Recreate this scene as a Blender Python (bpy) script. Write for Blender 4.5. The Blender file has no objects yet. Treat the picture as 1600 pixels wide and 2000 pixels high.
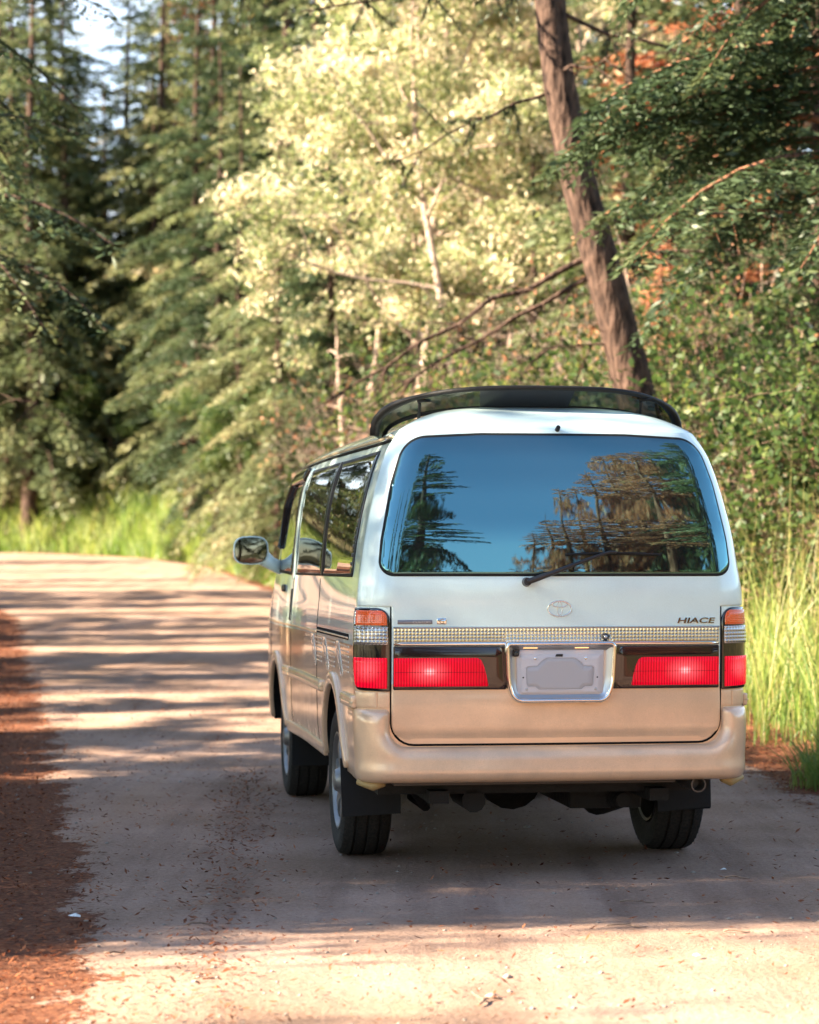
import bpy, bmesh, math, random
import numpy as np
from mathutils import Vector, Matrix, geometry
R = math.radians
PI = math.pi
random.seed(5)
rng = np.random.default_rng(5)
scn = bpy.context.scene
col = scn.collection

# ------------------------------------------------------------ camera, sky, sun, exposure
cam_d = bpy.data.cameras.new('camera')
cam = bpy.data.objects.new('camera', cam_d)
col.objects.link(cam)
cam.location = (0, 0, 1.27)
cam.rotation_euler = (R(90), 0, 0)
cam_d.sensor_fit = 'HORIZONTAL'
cam_d.sensor_width = 36
cam_d.lens = 4430 / 1600 * 36
cam_d.shift_y = 105 / 1600
cam_d.clip_end = 2000
cam_d.dof.use_dof = True
cam_d.dof.focus_distance = 9.35
cam_d.dof.aperture_fstop = 3.5
cam_d.dof.aperture_blades = 7
scn.camera = cam

SUN = Vector((-.86, -.16, .49)).normalized()
world = bpy.data.worlds.new('World')
scn.world = world
world.use_nodes = True
wn = world.node_tree.nodes
wl = world.node_tree.links
bg = wn['Background']
sky = wn.new('ShaderNodeTexSky')
sky.sky_type = 'NISHITA'
sky.sun_disc = False
sky.sun_elevation = math.asin(SUN.z)
sky.sun_rotation = math.atan2(SUN.x, SUN.y)
sky.air_density = 1.0
sky.dust_density = .2
sky.ozone_density = 1.0
# soft procedural clouds mixed into the sky
tc = wn.new('ShaderNodeTexCoord')
mp = wn.new('ShaderNodeMapping')
mp.inputs['Scale'].default_value = (1.6, 1.6, 4.5)
nz = wn.new('ShaderNodeTexNoise')
nz.inputs['Scale'].default_value = 2.3
nz.inputs['Detail'].default_value = 7
nz.inputs['Roughness'].default_value = .62
rp = wn.new('ShaderNodeValToRGB')
rp.color_ramp.elements[0].position = .60
rp.color_ramp.elements[1].position = .95
mxw = wn.new('ShaderNodeMixRGB')
mxw.inputs['Color2'].default_value = (7.0, 7.2, 7.6, 1)
wl.new(tc.outputs['Generated'], mp.inputs['Vector'])
wl.new(mp.outputs[0], nz.inputs['Vector'])
sxw = wn.new('ShaderNodeSeparateXYZ'); wl.new(tc.outputs['Generated'], sxw.inputs[0])
cma = wn.new('ShaderNodeMath'); cma.operation = 'MULTIPLY_ADD'; cma.inputs[1].default_value = .22   # more cloud ahead than behind
wl.new(sxw.outputs['Y'], cma.inputs[0]); wl.new(nz.outputs['Fac'], cma.inputs[2])
wl.new(cma.outputs[0], rp.inputs['Fac'])
wl.new(rp.outputs[0], mxw.inputs['Fac'])
wl.new(sky.outputs[0], mxw.inputs['Color1'])
wl.new(mxw.outputs[0], bg.inputs['Color'])
bg.inputs['Strength'].default_value = .051

sun_d = bpy.data.lights.new('sun', 'SUN')
sun_d.energy = 5.0
sun_d.angle = R(.55)
sun_d.color = (1.0, .84, .64)
sun = bpy.data.objects.new('sun', sun_d)
col.objects.link(sun)
sun.rotation_euler = (-SUN).to_track_quat('-Z', 'Y').to_euler()
sun.location = (-20, -5, 20)

scn.view_settings.view_transform = 'Standard'
scn.view_settings.look = 'None'
scn.view_settings.exposure = 2.9
scn.view_settings.gamma = 1
scn.cycles.max_bounces = 6
scn.cycles.diffuse_bounces = 3
scn.cycles.glossy_bounces = 3
scn.cycles.transmission_bounces = 3
scn.cycles.transparent_max_bounces = 6
scn.cycles.use_denoising = True
scn.cycles.sample_clamp_indirect = 6

# ------------------------------------------------------------ materials
MAT = {}

def pr(name, base, rough=.5, metal=0, coat=0, spec=.5, ior=1.5, emit=None, estr=0, coat_rough=.03):
    m = bpy.data.materials.new(name)
    m.use_nodes = True
    p = m.node_tree.nodes['Principled BSDF']
    p.inputs['Base Color'].default_value = (*base, 1)
    p.inputs['Roughness'].default_value = rough
    p.inputs['Metallic'].default_value = metal
    p.inputs['Coat Weight'].default_value = coat
    p.inputs['Coat Roughness'].default_value = coat_rough
    p.inputs['Specular IOR Level'].default_value = spec
    p.inputs['IOR'].default_value = ior
    if emit:
        p.inputs['Emission Color'].default_value = (*emit, 1)
        p.inputs['Emission Strength'].default_value = estr
    MAT[name] = m
    return m

def nd(m, t, **kw):
    n = m.node_tree.nodes.new(t)
    for k, v in kw.items():
        if k in n.inputs:
            n.inputs[k].default_value = v
        else:
            setattr(n, k, v)
    return n

def lk(m, a, b):
    m.node_tree.links.new(a, b)

def add_bump(m, scale, strength, dist=.002, detail=3, coord='Object'):
    p = m.node_tree.nodes['Principled BSDF']
    t = nd(m, 'ShaderNodeTexCoord')
    n = nd(m, 'ShaderNodeTexNoise', Scale=scale, Detail=detail)
    b = nd(m, 'ShaderNodeBump', Strength=strength, Distance=dist)
    lk(m, t.outputs[coord], n.inputs['Vector'])
    lk(m, n.outputs['Fac'], b.inputs['Height'])
    lk(m, b.outputs[0], p.inputs['Normal'])
    return n

def ramp(m, fac, stops, interp='LINEAR'):
    r = nd(m, 'ShaderNodeValToRGB')
    cr = r.color_ramp
    cr.interpolation = interp
    while len(cr.elements) < len(stops):
        cr.elements.new(.5)
    for e, (p, c) in zip(cr.elements, stops):
        e.position = p
        e.color = (*c, 1)
    lk(m, fac, r.inputs['Fac'])
    return r

WHITE = (.70, .88, .86)
GOLD = (.84, .57, .365)
# two-tone body paint: white above the waist line, champagne gold below
pw = pr('two_tone_paint', WHITE, .28, 0, 1)
t = nd(pw, 'ShaderNodeTexCoord'); sx = nd(pw, 'ShaderNodeSeparateXYZ')
lk(pw, t.outputs['Object'], sx.inputs[0])
mr = nd(pw, 'ShaderNodeMapRange'); mr.inputs['From Min'].default_value = .944; mr.inputs['From Max'].default_value = .946
lk(pw, sx.outputs['Z'], mr.inputs['Value'])
rr_ = ramp(pw, mr.outputs[0], [(0, GOLD), (1, WHITE)])
nzp = nd(pw, 'ShaderNodeTexNoise', Scale=9, Detail=5)
lk(pw, t.outputs['Object'], nzp.inputs['Vector'])
dirt = nd(pw, 'ShaderNodeMixRGB'); dirt.blend_type = 'MIX'
dirt.inputs['Color2'].default_value = (.36, .29, .22, 1)
# road dust low on the body
dm = nd(pw, 'ShaderNodeMapRange'); dm.inputs['From Min'].default_value = 1.0; dm.inputs['From Max'].default_value = .35
dm.inputs['To Max'].default_value = .55
lk(pw, sx.outputs['Z'], dm.inputs['Value'])
dmm = nd(pw, 'ShaderNodeMath', operation='MULTIPLY')
lk(pw, dm.outputs[0], dmm.inputs[0]); lk(pw, nzp.outputs['Fac'], dmm.inputs[1])
lk(pw, dmm.outputs[0], dirt.inputs['Fac'])
lk(pw, rr_.outputs[0], dirt.inputs['Color1'])
pp = pw.node_tree.nodes['Principled BSDF']
lk(pw, dirt.outputs[0], pp.inputs['Base Color'])
mi = nd(pw, 'ShaderNodeMath', operation='MULTIPLY_ADD'); mi.inputs[1].default_value = -.25; mi.inputs[2].default_value = .3
lk(pw, mr.outputs[0], mi.inputs[0]); lk(pw, mi.outputs[0], pp.inputs['Metallic'])
lk(pw, dmm.outputs[0], pp.inputs['Coat Roughness'])

gp = pr('gold_paint', GOLD, .36, .25, .8, coat_rough=.08)
def flakes(m, base, amt=.12):
    t = nd(m, 'ShaderNodeTexCoord')
    n = nd(m, 'ShaderNodeTexNoise', Scale=420, Detail=1)
    n2 = nd(m, 'ShaderNodeTexNoise', Scale=6, Detail=6)
    a = nd(m, 'ShaderNodeMath', operation='ADD')
    lk(m, t.outputs['Object'], n.inputs['Vector']); lk(m, t.outputs['Object'], n2.inputs['Vector'])
    lk(m, n.outputs['Fac'], a.inputs[0]); lk(m, n2.outputs['Fac'], a.inputs[1])
    k = [tuple(c * (1 - amt) for c in base), tuple(min(1, c * (1 + amt)) for c in base)]
    r = ramp(m, a.outputs[0], [(.7 / 2, k[0]), (1.3 / 2, k[1])])
    a2 = nd(m, 'ShaderNodeMath', operation='MULTIPLY'); a2.inputs[1].default_value = .5
    lk(m, a.outputs[0], a2.inputs[0]); lk(m, a2.outputs[0], r.inputs['Fac'])
    sp_ = nd(m, 'ShaderNodeSeparateXYZ'); lk(m, t.outputs['Object'], sp_.inputs[0])
    zr = nd(m, 'ShaderNodeMapRange'); zr.inputs['From Min'].default_value = 1.1; zr.inputs['From Max'].default_value = .38; zr.inputs['To Max'].default_value = .38
    lk(m, sp_.outputs['Z'], zr.inputs['Value'])
    n3_ = nd(m, 'ShaderNodeTexNoise', Scale=3.5, Detail=9, Roughness=.7); lk(m, t.outputs['Object'], n3_.inputs['Vector'])
    r3 = ramp(m, n3_.outputs['Fac'], [(.40, (.12, .12, .12)), (.62, (1, 1, 1))])
    mu = nd(m, 'ShaderNodeMath', operation='MULTIPLY'); lk(m, zr.outputs[0], mu.inputs[0]); lk(m, r3.outputs[0], mu.inputs[1])
    dx_ = nd(m, 'ShaderNodeMixRGB'); dx_.inputs['Color2'].default_value = (.44, .32, .22, 1)
    lk(m, mu.outputs[0], dx_.inputs['Fac']); lk(m, r.outputs[0], dx_.inputs['Color1'])
    pb = m.node_tree.nodes['Principled BSDF']
    lk(m, dx_.outputs[0], pb.inputs['Base Color'])
    ro = nd(m, 'ShaderNodeMath', operation='MULTIPLY_ADD'); ro.inputs[1].default_value = .45; ro.inputs[2].default_value = .05
    lk(m, mu.outputs[0], ro.inputs[0]); lk(m, ro.outputs[0], pb.inputs['Coat Roughness'])
flakes(gp, GOLD)
wp = pr('white_paint', WHITE, .3, .05, 1)
flakes(wp, WHITE, .06)
pr('black_gap', (.008, .008, .008), .8, spec=.1)
pr('rubber', (.008, .008, .008), .6, spec=.3)
add_bump(MAT['rubber'], 60, .5, .003)
ty = pr('tyre_rubber', (.022, .02, .018), .75, spec=.35)
nn = add_bump(ty, 90, .6, .003)
rt = ramp(ty, nn.outputs['Fac'], [(.35, (.010, .010, .009)), (.7, (.035, .029, .023))])
lk(ty, rt.outputs[0], ty.node_tree.nodes['Principled BSDF'].inputs['Base Color'])
pr('black_plastic', (.02, .02, .022), .35)
pr('black_gloss', (.006, .006, .007), .06, coat=1)
pr('chrome', (.82, .82, .80), .08, 1)
pr('satin_silver', (.50, .50, .50), .35, .85)
pr('alloy', (.24, .24, .235), .42, .8)
pr('grey_plastic', (.46, .45, .46), .5)
pr('pale_plastic', (.62, .60, .61), .45)
pr('dark_metal', (.014, .013, .012), .7, .3)
add_bump(MAT['dark_metal'], 30, .6, .01)
pr('pipe_metal', (.12, .11, .10), .45, .8)
pr('rust_bracket', (.42, .29, .12), .6, .2)
pr('dark_applique', (.02, .010, .011), .07, coat=.6)
pr('amber_lens', (.80, .10, .01), .18, coat=1, emit=(1, .16, .01), estr=.02)  # slight glow added to the lens though its lamp is off
pr('clear_lens', (.50, .50, .50), .12, .75, coat=1)
pr('strip_metal', (.80, .74, .62), .16, .9)
pr('badge_grey', (.22, .23, .25), .35, .5)
pr('decal', (.66, .66, .62), .3, .1, coat=1)
pr('decal_gold', (.60, .49, .32), .3, .3, coat=1)
pr('mirror_glass', (.16, .18, .19), .02, 1)
# grain on the lamps
for k, sc_ in (('amber_lens', 260), ('clear_lens', 130)):
    m = MAT[k]; t = nd(m, 'ShaderNodeTexCoord')
    w1 = nd(m, 'ShaderNodeTexWave', Scale=sc_ / 6, bands_direction='X')
    w2 = nd(m, 'ShaderNodeTexWave', Scale=sc_ / 6, bands_direction='Z')
    mm = nd(m, 'ShaderNodeMath', operation='MULTIPLY')
    b = nd(m, 'ShaderNodeBump', Strength=.9, Distance=.006)
    for w in (w1, w2):
        lk(m, t.outputs['Object'], w.inputs['Vector'])
    lk(m, w1.outputs['Fac'], mm.inputs[0]); lk(m, w2.outputs['Fac'], mm.inputs[1])
    lk(m, mm.outputs[0], b.inputs['Height'])
    lk(m, b.outputs[0], m.node_tree.nodes['Principled BSDF'].inputs['Normal'])

def lens_mat(name, cx, cz, sx_=1.0, peak=1.1):
    """lit brake lamp: red lens glowing, strongest round its bulb"""
    m = pr(name, (.26, .002, .008), .2, coat=0, spec=.18, emit=(1, .004, .03), estr=1)
    t = nd(m, 'ShaderNodeTexCoord')
    mp = nd(m, 'ShaderNodeMapping')
    mp.inputs['Location'].default_value = (-cx * sx_, 0, -cz)
    mp.inputs['Scale'].default_value = (sx_, .3, 1)
    ln = nd(m, 'ShaderNodeVectorMath', operation='LENGTH')
    lk(m, t.outputs['Object'], mp.inputs[0]); lk(m, mp.outputs[0], ln.inputs[0])
    r = ramp(m, ln.outputs['Value'], [(0, (1, .75, .72)), (.007, (1, .42, .42)), (.02, (1, .10, .12)), (.06, (1, .003, .03)), (.25, (.85, .0, .016))])
    s = ramp(m, ln.outputs['Value'], [(0, (.5, .5, .5)), (.010, (.20,) * 3), (.05, (.11,) * 3), (.25, (.055,) * 3)])
    w1 = nd(m, 'ShaderNodeTexWave', Scale=28, bands_direction='X')
    lk(m, t.outputs['Object'], w1.inputs['Vector'])
    k = nd(m, 'ShaderNodeMath', operation='MULTIPLY_ADD'); k.inputs[1].default_value = .85 * peak; k.inputs[2].default_value = .35 * peak
    lk(m, w1.outputs['Fac'], k.inputs[0])
    e = nd(m, 'ShaderNodeMath', operation='MULTIPLY')
    lk(m, s.outputs[0], e.inputs[0]); lk(m, k.outputs[0], e.inputs[1])
    p = m.node_tree.nodes['Principled BSDF']
    lk(m, r.outputs[0], p.inputs['Emission Color']); lk(m, e.outputs[0], p.inputs['Emission Strength'])
    b = nd(m, 'ShaderNodeBump', Strength=.4, Distance=.003)
    lk(m, w1.outputs['Fac'], b.inputs['Height']); lk(m, b.outputs[0], p.inputs['Normal'])
    return m

# tinted glass: dark body, mirror-like sheen
def tint_glass(name, refl, body=(.012, .013, .014), see=.0, gcol=(1, 1, 1), flat=False):
    m = bpy.data.materials.new(name); m.use_nodes = True
    nt = m.node_tree; nt.nodes.clear()
    out = nd(m, 'ShaderNodeOutputMaterial')
    g = nd(m, 'ShaderNodeBsdfGlossy', Roughness=.004, Color=(*gcol, 1))
    d = nd(m, 'ShaderNodeBsdfDiffuse', Color=(*body, 1))
    tr = nd(m, 'ShaderNodeBsdfTransparent', Color=(.40, .44, .41, 1))
    m1 = nd(m, 'ShaderNodeMixShader', Fac=see)
    lw = nd(m, 'ShaderNodeFresnel', IOR=1.5)
    ad = nd(m, 'ShaderNodeMath', operation='ADD'); ad.inputs[1].default_value = refl; ad.use_clamp = True
    m2 = nd(m, 'ShaderNodeMixShader')
    lk(m, lw.outputs[0], ad.inputs[0])
    if flat: m2.inputs[0].default_value = refl
    else: lk(m, ad.outputs[0], m2.inputs[0])
    lk(m, d.outputs[0], m1.inputs[1]); lk(m, tr.outputs[0], m1.inputs[2])
    lk(m, m1.outputs[0], m2.inputs[1]); lk(m, g.outputs[0], m2.inputs[2])
    lk(m, m2.outputs[0], out.inputs[0])
    MAT[name] = m
    # float glass is never perfectly flat
    t = nd(m, 'ShaderNodeTexCoord'); n = nd(m, 'ShaderNodeTexNoise', Scale=5, Detail=1)
    b = nd(m, 'ShaderNodeBump', Strength=.12, Distance=.003)
    lk(m, t.outputs['Object'], n.inputs['Vector']); lk(m, n.outputs['Fac'], b.inputs['Height']); lk(m, b.outputs[0], g.inputs['Normal'])
    return m
tint_glass('rear_glass', .23, gcol=(.40, .88, 1))
tint_glass('side_glass', .16)
tint_glass('smoked_acrylic', .06, see=.94, flat=True)

def leaf_mat(name, stops, trans=.45, gloss=.05):
    m = bpy.data.materials.new(name); m.use_nodes = True
    m.node_tree.nodes.clear()
    out = nd(m, 'ShaderNodeOutputMaterial')
    at = nd(m, 'ShaderNodeAttribute', attribute_name='tint')
    oi = nd(m, 'ShaderNodeObjectInfo')
    a = nd(m, 'ShaderNodeMath', operation='MULTIPLY_ADD'); a.inputs[1].default_value = .25
    b = nd(m, 'ShaderNodeMath', operation='MULTIPLY'); b.inputs[1].default_value = .75
    lk(m, at.outputs['Fac'], b.inputs[0]); lk(m, oi.outputs['Random'], a.inputs[0]); lk(m, b.outputs[0], a.inputs[2])
    r = ramp(m, a.outputs[0], stops)
    d = nd(m, 'ShaderNodeBsdfDiffuse'); tl = nd(m, 'ShaderNodeBsdfTranslucent'); g = nd(m, 'ShaderNodeBsdfGlossy', Roughness=.55, Color=(.6, .6, .6, 1))
    hs = nd(m, 'ShaderNodeHueSaturation'); hs.inputs['Hue'].default_value = .487; hs.inputs['Saturation'].default_value = 1.0; hs.inputs['Value'].default_value = 1.5
    lk(m, r.outputs[0], d.inputs[0]); lk(m, r.outputs[0], hs.inputs['Color']); lk(m, hs.outputs[0], tl.inputs[0])
    m1 = nd(m, 'ShaderNodeMixShader', Fac=trans); m2 = nd(m, 'ShaderNodeMixShader', Fac=gloss)
    lk(m, d.outputs[0], m1.inputs[1]); lk(m, tl.outputs[0], m1.inputs[2])
    lk(m, m1.outputs[0], m2.inputs[1]); lk(m, g.outputs[0], m2.inputs[2]); lk(m, m2.outputs[0], out.inputs[0])
    MAT[name] = m
leaf_mat('needles_dark', [(0, (.018, .036, .018)), (.5, (.05, .08, .034)), (.85, (.15, .16, .06)), (1, (.22, .12, .035))], .25)
leaf_mat('needles_pale', [(0, (.04, .065, .03)), (.5, (.12, .15, .065)), (.8, (.26, .26, .13)), (1, (.40, .27, .15))], .35)
leaf_mat('leaves_bright', [(0, (.05, .085, .03)), (.35, (.20, .24, .09)), (.7, (.60, .52, .35)), (1, (.74, .50, .42))], .45)
leaf_mat('leaves_green', [(0, (.018, .042, .012)), (.5, (.05, .09, .022)), (.85, (.15, .17, .045)), (1, (.30, .17, .05))], .4, .03)
leaf_mat('needles_rust', [(0, (.16, .07, .035)), (.4, (.38, .17, .08)), (.75, (.50, .25, .12)), (1, (.26, .21, .08))], .35)
leaf_mat('grass_blades', [(0, (.045, .10, .012)), (.5, (.11, .20, .025)), (.8, (.30, .33, .09)), (1, (.56, .40, .18))], .5, .06)
leaf_mat('litter_needles', [(0, (.07, .025, .014)), (.5, (.22, .075, .032)), (.85, (.36, .15, .07)), (1, (.42, .30, .19))], .1, .02)

def bark_mat(name, dark, light, scale=14):
    m = pr(name, light, .9, spec=.15)
    t = nd(m, 'ShaderNodeTexCoord'); mp = nd(m, 'ShaderNodeMapping'); mp.inputs['Scale'].default_value = (1, 1, .28)
    v = nd(m, 'ShaderNodeTexVoronoi', Scale=scale); n = nd(m, 'ShaderNodeTexNoise', Scale=scale * 1.6, Detail=6)
    lk(m, t.outputs['Object'], mp.inputs[0]); lk(m, mp.outputs[0], n.inputs['Vector'])
    va = nd(m, 'ShaderNodeVectorMath', operation='MULTIPLY_ADD')
    va.inputs[1].default_value = (.08, .08, .08)
    lk(m, n.outputs['Color'], va.inputs[0]); lk(m, mp.outputs[0], va.inputs[2]); lk(m, va.outputs[0], v.inputs['Vector'])
    ad = nd(m, 'ShaderNodeMath', operation='MULTIPLY'); lk(m, v.outputs['Distance'], ad.inputs[0]); lk(m, n.outputs['Fac'], ad.inputs[1])
    r = ramp(m, n.outputs['Fac'], [(.3, dark), (.62, light)])
    lk(m, r.outputs[0], m.node_tree.nodes['Principled BSDF'].inputs['Base Color'])
    b = nd(m, 'ShaderNodeBump', Strength=1, Distance=.05); lk(m, ad.outputs[0], b.inputs['Height'])
    lk(m, b.outputs[0], m.node_tree.nodes['Principled BSDF'].inputs['Normal'])
bark_mat('bark_brown', (.018, .012, .010), (.10, .062, .046))
bark_mat('bark_red', (.09, .04, .025), (.28, .13, .075))
bark_mat('bark_pale', (.20, .14, .11), (.52, .40, .32), 20)
bark_mat('twig_bark', (.16, .10, .07), (.36, .24, .18), 30)

# dirt road
rd = pr('road_dirt', (.30, .24, .19), .95, spec=.15)
t = nd(rd, 'ShaderNodeTexCoord')
n1 = nd(rd, 'ShaderNodeTexNoise', Scale=.9, Detail=6, Roughness=.6)
n2 = nd(rd, 'ShaderNodeTexNoise', Scale=45, Detail=5, Roughness=.7)
n3 = nd(rd, 'ShaderNodeTexVoronoi', Scale=34)
for n in (n1, n2, n3):
    lk(rd, t.outputs['Object'], n.inputs['Vector'])
mixf = nd(rd, 'ShaderNodeMath', operation='MULTIPLY_ADD'); mixf.inputs[1].default_value = .55
hf = nd(rd, 'ShaderNodeMath', operation='MULTIPLY'); hf.inputs[1].default_value = .45
lk(rd, n2.outputs['Fac'], hf.inputs[0]); lk(rd, n1.outputs['Fac'], mixf.inputs[0]); lk(rd, hf.outputs[0], mixf.inputs[2])
rr = ramp(rd, mixf.outputs[0], [(.32, (.20, .128, .080)), (.5, (.325, .215, .158)), (.68, (.47, .33, .258))])
sp = ramp(rd, n3.outputs['Distance'], [(.06, (.30, .26, .22)), (.11, (0, 0, 0))])
sel = nd(rd, 'ShaderNodeTexNoise', Scale=30, Detail=0); lk(rd, t.outputs['Object'], sel.inputs['Vector'])
sr = ramp(rd, sel.outputs['Fac'], [(.62, (0, 0, 0)), (.66, (1, 1, 1))])
mlt = nd(rd, 'ShaderNodeMixRGB', blend_type='MULTIPLY', Fac=1); lk(rd, sp.outputs[0], mlt.inputs['Color1']); lk(rd, sr.outputs[0], mlt.inputs['Color2'])
adm = nd(rd, 'ShaderNodeMixRGB', blend_type='ADD', Fac=.35); lk(rd, rr.outputs[0], adm.inputs['Color1']); lk(rd, mlt.outputs[0], adm.inputs['Color2'])
ea = nd(rd, 'ShaderNodeAttribute', attribute_name='edge')
en = nd(rd, 'ShaderNodeTexNoise', Scale=2.2, Detail=9, Roughness=.72); lk(rd, t.outputs['Object'], en.inputs['Vector'])
em_ = nd(rd, 'ShaderNodeMath', operation='MULTIPLY_ADD'); em_.inputs[1].default_value = -1.1; em_.inputs[2].default_value = .66
lk(rd, en.outputs['Fac'], em_.inputs[0])
mpr = nd(rd, 'ShaderNodeMapping'); mpr.inputs['Rotation'].default_value = (0, 0, R(-10)); mpr.inputs['Scale'].default_value = (3.2, .22, 1)
rut = nd(rd, 'ShaderNodeTexNoise', Scale=1.0, Detail=5, Roughness=.6); lk(rd, t.outputs['Object'], mpr.inputs[0]); lk(rd, mpr.outputs[0], rut.inputs['Vector'])
rutr = ramp(rd, rut.outputs['Fac'], [(.36, (.74, .72, .72)), (.52, (1, 1, 1)), (.68, (1.0, .97, .92))])
spk = nd(rd, 'ShaderNodeTexNoise', Scale=120, Detail=2); lk(rd, t.outputs['Object'], spk.inputs['Vector'])
spr = ramp(rd, spk.outputs['Fac'], [(.30, (.55, .5, .45)), (.40, (1, 1, 1))])
rm1 = nd(rd, 'ShaderNodeMixRGB', blend_type='MULTIPLY', Fac=1); lk(rd, adm.outputs[0], rm1.inputs['Color1']); lk(rd, rutr.outputs[0], rm1.inputs['Color2'])
rm2 = nd(rd, 'ShaderNodeMixRGB', blend_type='MULTIPLY', Fac=1); lk(rd, rm1.outputs[0], rm2.inputs['Color1']); lk(rd, spr.outputs[0], rm2.inputs['Color2'])
ed = nd(rd, 'ShaderNodeMath', operation='ADD'); lk(rd, ea.outputs['Fac'], ed.inputs[0]); lk(rd, em_.outputs[0], ed.inputs[1])
er = ramp(rd, ed.outputs[0], [(.0, (1, 1, 1)), (.07, (.75, .75, .75)), (.22, (.28, .28, .28)), (.5, (0, 0, 0))])
ln2 = nd(rd, 'ShaderNodeTexNoise', Scale=38, Detail=8, Roughness=.8); lk(rd, t.outputs['Object'], ln2.inputs['Vector'])
lr = ramp(rd, ln2.outputs['Fac'], [(.34, (.045, .02, .013)), (.5, (.14, .052, .027)), (.66, (.28, .13, .065))])
ln3 = nd(rd, 'ShaderNodeMath', operation='GREATER_THAN'); lk(rd, er.outputs[0], ln3.inputs[0]); lk(rd, ln2.outputs['Fac'], ln3.inputs[1])
lsum = nd(rd, 'ShaderNodeMixRGB'); lk(rd, ln3.outputs[0], lsum.inputs['Fac'])
lk(rd, rm2.outputs[0], lsum.inputs['Color1']); lk(rd, lr.outputs[0], lsum.inputs['Color2'])
lk(rd, lsum.outputs[0], rd.node_tree.nodes['Principled BSDF'].inputs['Base Color'])
b1 = nd(rd, 'ShaderNodeBump', Strength=.8, Distance=.012); lk(rd, n2.outputs['Fac'], b1.inputs['Height'])
b2 = nd(rd, 'ShaderNodeBump', Strength=.6, Distance=.08); lk(rd, n1.outputs['Fac'], b2.inputs['Height']); lk(rd, b1.outputs[0], b2.inputs['Normal'])
lk(rd, b2.outputs[0], rd.node_tree.nodes['Principled BSDF'].inputs['Normal'])

def soil(name, a, b, c, scale=3):
    m = pr(name, b, .95, spec=.1)
    t = nd(m, 'ShaderNodeTexCoord'); n = nd(m, 'ShaderNodeTexNoise', Scale=scale, Detail=10, Roughness=.75)
    lk(m, t.outputs['Object'], n.inputs['Vector'])
    r = ramp(m, n.outputs['Fac'], [(.33, a), (.5, b), (.67, c)])
    lk(m, r.outputs[0], m.node_tree.nodes['Principled BSDF'].inputs['Base Color'])
    bb = nd(m, 'ShaderNodeBump', Strength=1, Distance=.03); lk(m, n.outputs['Fac'], bb.inputs['Height'])
    lk(m, bb.outputs[0], m.node_tree.nodes['Principled BSDF'].inputs['Normal'])
soil('forest_soil', (.035, .035, .015), (.08, .07, .03), (.14, .10, .05), 2)
soil('needle_litter', (.08, .035, .02), (.20, .075, .035), (.34, .16, .08), 22)
pr('pebble', (.30, .26, .22), .9)
pr('dry_twig', (.25, .17, .12), .9)
pr('paper', (.75, .75, .72), .8)

# ------------------------------------------------------------ helpers
def link(name, me, mat=None, parent=None, smooth=True, sharp=None):
    o = bpy.data.objects.new(name, me)
    col.objects.link(o)
    if mat is not None:
        for mm in (mat if isinstance(mat, (list, tuple)) else [mat]):
            me.materials.append(MAT[mm])
    if smooth:
        me.polygons.foreach_set('use_smooth', [True] * len(me.polygons))
        if sharp:
            me.set_sharp_from_angle(angle=R(sharp))
    if parent:
        o.parent = parent
    return o

def mesh(name, V, Fc, mat=None, parent=None, smooth=True, sharp=None):
    me = bpy.data.meshes.new(name)
    me.from_pydata([tuple(v) for v in V], [], Fc)
    me.update()
    return link(name, me, mat, parent, smooth, sharp)

def tag(o, label=None, cat=None, group=None, kind=None):
    for k, v in (('label', label), ('category', cat), ('group', group), ('kind', kind)):
        if v:
            o[k] = v
    return o

def quads(name, V, tint, mat, parent=None):
    """V (n,4,3) numpy -> one mesh of n separate quads"""
    V = np.asarray(V, dtype=np.float32); n = len(V)
    me = bpy.data.meshes.new(name)
    me.vertices.add(n * 4); me.loops.add(n * 4); me.polygons.add(n)
    me.vertices.foreach_set('co', V.reshape(-1))
    me.loops.foreach_set('vertex_index', np.arange(n * 4, dtype=np.int32))
    me.polygons.foreach_set('loop_start', np.arange(0, n * 4, 4, dtype=np.int32))
    me.polygons.foreach_set('loop_total', np.full(n, 4, dtype=np.int32))
    me.update(calc_edges=True)
    a = me.attributes.new('tint', 'FLOAT', 'FACE')
    a.data.foreach_set('value', np.asarray(tint, dtype=np.float32))
    return link(name, me, mat, parent, smooth=False)

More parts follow.
